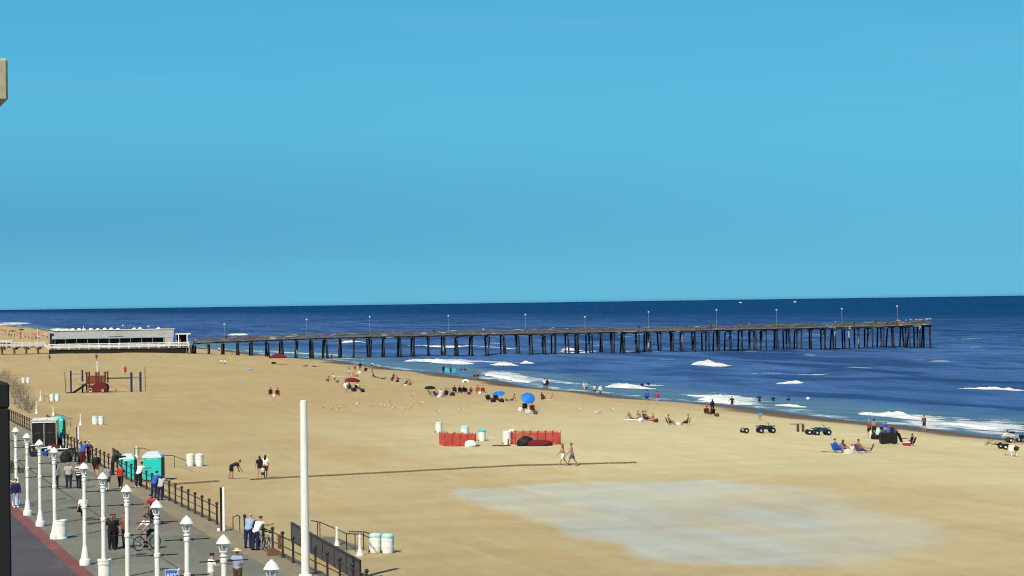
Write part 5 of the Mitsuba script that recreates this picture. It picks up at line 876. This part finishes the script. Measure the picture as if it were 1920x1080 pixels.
SH = ((3, 716, 2.0, 1.6), (10, 722, 2.2, 1.6), (17, 726, 2.3, 1.5), (24, 732, 2.2, 1.5), (14, 712, 1.6, 1.4), (30, 739, 2.2, 1.5), (36, 746, 2.1, 1.4), (42, 752, 2.1, 1.4), (47, 757, 1.9, 1.3), (52, 762, 1.8, 1.2), (37, 732, 1.5, 1.2), (44, 740, 1.5, 1.2), (30, 758, 1.8, 1.3), (38, 766, 1.7, 1.2), (46, 770, 1.6, 1.1), (57, 768, 1.6, 1.0), (26, 746, 2.0, 1.4), (6, 704, 1.6, 1.5), (30, 724, 1.5, 1.2), (56, 775, 1.4, 1.0))
for i, ((px, py, hgt, wid), o) in enumerate(zip(SH, rank([q[0] + q[1] * .001 for q in SH]))): shrub(px, py, hgt, wid, 100 + i, f'dry grey brown dune shrub, {o} of the clump from the left')
# ------------------------------------------------------------------ pier
def pierY(X): return 622 + .144 * X
def pier_at(px):        # centre line point for a pixel column
    r = ray(px, 620)[0]; X = r * 622 / (1 - .144 * r); return np.array([X, pierY(X)])
PD = np.array([1, .144]) / math.hypot(1, .144); PN = np.array([-PD[1], PD[0]])
def psof(px): return np.interp(px, [0, 360, 375, 480, 600, 1000, 1300, 1600, 1690, 1745], [4.5, 4.7, 4.9, 5.2, 5.65, 5.9, 6.05, 6.3, 6.5, 6.7])
pier = thing('fishing_pier', 'long weathered timber fishing pier on dark piles reaching out into the sea', 'pier')
xs_ = np.concatenate([np.linspace(362, 995, 24), np.linspace(1016.5, 1738, 34)]); HW = 3.0
C = [pier_at(x) for x in xs_]; ZS = [psof(x) for x in xs_]
def seg(a, b, za, zb, o0, o1, z0, z1):
    return hull([[*(c + PN * o), z + q] for c, z in ((a, za), (b, zb)) for o in (o0, o1) for q in (z0, z1)])
for i in range(len(C) - 1):
    a, b = C[i] + PD * .02, C[i + 1] - PD * .02; w = HW + (1.6 if xs_[i] > 1685 else 0)
    part(pier, 'deck', seg(a, b, ZS[i], ZS[i + 1], -w, w, .22, .45), 'grey_timber')
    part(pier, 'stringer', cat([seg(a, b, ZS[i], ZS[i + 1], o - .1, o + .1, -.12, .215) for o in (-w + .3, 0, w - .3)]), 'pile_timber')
    for o in (-w + .1, w - .1):
        part(pier, 'railing', cat([seg(a, b, ZS[i], ZS[i + 1], o - .06, o + .06, z0, z1) for z0, z1 in ((.62, .74), (.90, 1.02), (1.20, 1.30), (1.42, 1.52))] + [seg(a + PD * f, a + PD * (f + .14), ZS[i], ZS[i], o - .055, o + .055, .455, 1.60) for f in (.1, 2.2)]), 'grey_timber')
r2 = np.random.default_rng(5)
for i, x in enumerate(xs_):
    c, z = C[i], ZS[i]; w = HW + (1.6 if x > 1685 else 0); n = 4 if (i % 3 == 0 or x > 1685) else 3
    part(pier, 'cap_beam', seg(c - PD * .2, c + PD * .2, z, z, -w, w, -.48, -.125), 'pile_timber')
    g0 = float(zsand(c[0], c[1], False)); base = min(g0 - .5, -1.0)
    for j in range(n):
        o = (-w + .5) + (2 * w - 1) * j / (n - 1); top = np.array([*(c + PN * o + PD * r2.uniform(-.55, .55)), z - .49]); bt = top + [0, 0, 0]; bt[2] = base; bt[:2] += PD * r2.normal(0, .38) + PN * np.sign(o) * r2.uniform(.1, .7)
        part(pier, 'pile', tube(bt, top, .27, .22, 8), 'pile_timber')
    if i > 8 and i % 4 == 0:
        part(pier, 'brace', tube([*(c - PN * w * .8), z - .8], [*(c + PN * w * .8), z - 3.6], .09, n=5), 'pile_timber')
for (x0, x1) in ((1540, 1600), (1270, 1292), (855, 880)):
    a, b = pier_at(x0), pier_at(x1); part(pier, 'fender_beam', seg(a, b, psof(x0), psof(x1), -HW - .25, -HW - .02, -.30, .10), 'pile_timber')
# pier lamps, people and gulls on it
PLX = ((230, 609), (278, 611), (421, 607), (576, 598), (695, 593), (843, 591), (988, 589), (1100, 593), (1220, 584), (1348, 580), (1461, 580), (1584, 578), (1688, 573))
for (px, py), o in zip(PLX, ORD):
    c = pier_at(px); b_ = np.array([*(c + PN * 2.6), psof(px) + .45]); top = atY(px, py, b_[1])[2]; k = thing('pier_lamp', f'thin grey lamp post on the pier, {o} from the shore end', 'lamp post', 'lamp posts along the pier')
    part(k, 'pole', tube(b_, [b_[0], b_[1], top - .3], .07, .05, 6), 'grey'); part(k, 'lamp_head', moved(lathe([(0, .3), (.28, .1), (.3, 0), (.12, -.3), (0, -.3)], 10), TW((b_[0], b_[1], top - .2))), 'offwhite')
def onpier(px, o): c = pier_at(px) + PN * o; return np.array([*c, psof(px) + .452])
ANG = ((424, -2, 'navy'), (812, -2.2, 'black'), (905, -2, 'white'), (1070, 1, 'maroon'), (1195, -2.3, 'black'), (1330, -2.2, 'navy'), (1598, -2.2, 'navy'), (1640, -1, 'black'), (1660, -2.3, 'dkgrey'), (1677, -2.2, 'black'), (1731, 0, 'black'))
for (px, o, c_), od in zip(ANG, ORD):
    person(f'distant angler leaning at the pier railing, {od} from the shore end', onpier(px, o), 'lean', 170, 'skin_tan', ('short', hd), ('jacket', c_), ('trousers', 'black'), 1.75, group='anglers on the pier')
PGX = (1034, 1400, 1561, 1677, 1681, 1690, 1698, 1701, 1708, 1711, 1715, 1718, 1721, 1725, 1728, 1731, 1734, 1736)
for px, o in zip(PGX, ORD):
    q = onpier(px, -HW - (1.5 if px > 1686 else -.1)); q[2] += 1.08; gull(q, r2.uniform(0, 6), f'white gull perched on the pier railing, {o} from the shore end', 'gulls on the pier railing', 1.9 if px > 1727 or px in (1400, 1698) else 1.5)
# pier house
hk = thing('pier_house', 'long low pier building with pale roof, dark windows and white railing', 'building')
def hb_(px0, px1, o0, o1, z0, z1): a, b = pier_at(px0), pier_at(px1); return hull([[*(c + PN * o), z] for c in (a, b) for o in (o0, o1) for z in (z0, z1)])
Zf = 4.05
part(hk, 'floor', hb_(93, 356, -5.5, 5, Zf - .35, Zf), 'grey_timber'); part(hk, 'skirt', hb_(94, 346, -5.2, 4.8, 1.4, Zf - .36), 'black'); part(hk, 'wall', hb_(103, 326, -2.6, 4.6, Zf + .003, 6.75), 'ltgrey')
a, b = pier_at(99), pier_at(326)
part(hk, 'roof', hull([[*(c + PN * o), z] for c in (a, b) for o, z in ((-4.2, 6.72), (-4.2, 6.86), (.6, 8.9), (.6, 9.02), (5, 8.2), (5, 8.3))]), 'roof_sheet'); part(hk, 'front_panel', hb_(309, 325, -4.3, -2.61, Zf + .4, 6.7), 'ltgrey'); part(hk, 'roof_edge', hb_(98, 328, -.2, .3, 9.03, 9.18), 'white')
for x in (108, 125, 136, 148, 157, 170, 183, 196, 208, 221, 251, 262, 297): a = pier_at(x); part(hk, 'roof_vent', moved(G and lathe([(0, .55), (.35, .5), (.6, .2), (.7, 0), (0, 0)], 10), TW((a[0], a[1] + .4, 9.1), 0, (1, 1, .9 if x % 2 else 1.1))), 'white')
part(hk, 'roof_spike', moved(tube((0, 0, 0), (0, 0, 1.2), .1, .04), TW((*pier_at(157), 9.3))), 'white'); part(hk, 'roof_sign', hb_(204, 231, -3.72, -3.6, 7.05, 7.3), 'dkgrey')
for i in range(10):
    x = 105 + i * 20.2; part(hk, 'window', hb_(x, x + 20.1, -2.66, -2.61, 5.25, 6.8), 'black'); part(hk, 'window_post', hb_(x + 19.45, x + 19.85, -4.1, -3.95, Zf + .003, 6.75), 'white')
def wrail(k, px0, px1, o, zf, n, m='white'):
    for z0, z1 in ((.30, .52), (.68, .88), (1.14, 1.36)): part(k, 'rail', hb_(px0, px1, o - .05, o + .05, zf + z0, zf + z1), m)
    for i in range(n + 1): x = px0 + (px1 - px0) * i / n; part(k, 'rail_post', hb_(x - .75, x + .75, o - .12, o + .12, zf - .3, zf + 1.42), m)
    for i in range(n * 3): x = px0 + (px1 - px0) * (i + .5) / (n * 3); part(k, 'picket', hb_(x - .9, x + .9, o - .02, o + .02, zf + .05, zf + 1.0), 'ltgrey')
wrail(hk, 94, 354, -5.55, Zf, 14)
part(hk, 'porch_roof', hb_(329, 357, -5, 5, 7.5, 7.68), 'white')
for x in (335, 351): part(hk, 'porch_post', hb_(x - 1, x + 1, -5, -4.7, Zf + .003, 7.49), 'white')
part(hk, 'porch_wall', hb_(331, 352, 3, 3.2, Zf + .003, 7.4), 'black'); 
for x, y in ((330.5, 335), (339.5, 335.8)): part(hk, 'porch_brace', hull([[*(pier_at(q) + PN * o), z + w] for q, z in ((x, 5.9), (y, 4.9)) for o in (-4.95, -4.8) for w in (0, .15)]), 'white')
for x in (340, 347, 351, 357): part(hk, 'pile', tube([*(pier_at(x) - PN * 4.8), 1.2], [*(pier_at(x + 1) - PN * 4.8), Zf - .36], .25), 'pile_timber')
part(hk, 'end_wall', hb_(94.5, 101, -2.6, 4.0, Zf + .4, 8.3), 'navy')
# approach walkway
ak = thing('pier_walkway', 'white railed walkway on piles leading to the pier building', 'walkway'); Za = 4.75
part(ak, 'deck', hb_(-30, 88, -4.5, 3, Za - .3, Za), 'grey_timber'); wrail(ak, -28, 86, -4.55, Za, 8, 'offwhite')
for x in (6, 29, 51, 73, -16): part(ak, 'pile', hb_(x - 1.6, x + 1.6, -4.2, -3.4, 1.2, Za - .31), 'brown'); part(ak, 'cap_beam', hb_(x - 3, x + 3, -4.4, 2.8, Za - .75, Za - .305), 'brown')
part(ak, 'ramp', hull([[*(pier_at(q) + PN * o), z] for q, z in ((86, Za - .02), (86, Za + .9), (95, Zf - .3), (95, Zf + .6)) for o in (-5.7, -5.6)]), 'offwhite')
kk = thing('kiosk', 'dark kiosk with white flat roof on the pier walkway', 'kiosk'); part(kk, 'body', hb_(-20, 22, -2, 2, Za + .003, 6.2), 'black'); part(kk, 'roof', hb_(-22, 25, -2.4, 2.4, 6.203, 6.45), 'white'); part(kk, 'post', hb_(21.5, 23, -2.2, -2.01, Za + .003, 6.2), 'white')
single('flag_pole', tube((*(pier_at(69.5) + PN * 1), Za), (*(pier_at(69.5) + PN * 1), 9.9), .11, .08), 'white', 'slim white pole on the pier walkway', 'pole')
# bathers, umbrellas far beyond the pier
far_cols = ['far_red', 'white', 'black', 'far_red', 'navy', 'brown', 'white', 'far_red']
FBX = [RNG.uniform(2, 96) for i in range(34)]
for i, o in enumerate(rank(FBX)):
    px = FBX[i]; py = RNG.uniform(621 + (px > 60) * 8, 637)
    S_(f'tiny distant bather beyond the pier walkway, {o} from the left', px, py, ('stand', 'ground', 'stand2')[i % 3], RNG.uniform(0, 360), 'skin_tan', ('short', hd), ('tee', far_cols[i % 8]), ('shorts', far_cols[(i + 3) % 8]), 1.8, group='distant bathers beyond the pier')
for px, py, c_, r_ in ((63, 634, 'far_red', 2.2), (2, 625, 'far_red', 2.4), (24, 627, 'brown', 2.0), (40, 624, 'maroon', 1.8), (86, 634, 'pink', 1.8)):
    p = atS(px, py); k = thing('beach_umbrella', {'far_red': 'faded red umbrella far beyond the pier walkway' + (', rightmost' if px > 50 else ', leftmost'), 'brown': 'brown umbrella far beyond the pier walkway', 'maroon': 'dark red umbrella far beyond the pier walkway', 'pink': 'pink umbrella far beyond the ramp of the pier walkway'}[c_], 'umbrella'); part(k, 'canopy', moved(lathe([(0, 2.3), (r_ * .6, 2.0), (r_, 1.5), (r_ * .55, 1.85), (0, 2.1)], 12), TW(p)), c_); part(k, 'pole', tube(p, p + [0, 0, 2.25], .04), 'white')
# two far ships on the horizon
for px, lb in ((1388, 'tiny white ship on the horizon, left one'), (1490, 'tiny white ship on the horizon, right one')):
    d = ray(px, 560); q = d * 9000; k = thing('ship', lb, 'ship'); M = TW((q[0], 9000, 0), 0, .55); part(k, 'hull', moved(hull([(x, y, z) for x, y, z in ((-9, -3, 0), (9, -3, 0), (-10, -3.5, 4), (13, 0, 4.5), (-9, 3, 0), (9, 3, 0), (-10, 3.5, 4))]), M), 'offwhite'); part(k, 'cabin', moved(box(-6, 2, -2.5, 2.5, 4.02, 9, .2), M), 'white'); part(k, 'mast', moved(tube((-1, 0, 9), (-1, 0, 14), .3), M), 'white')
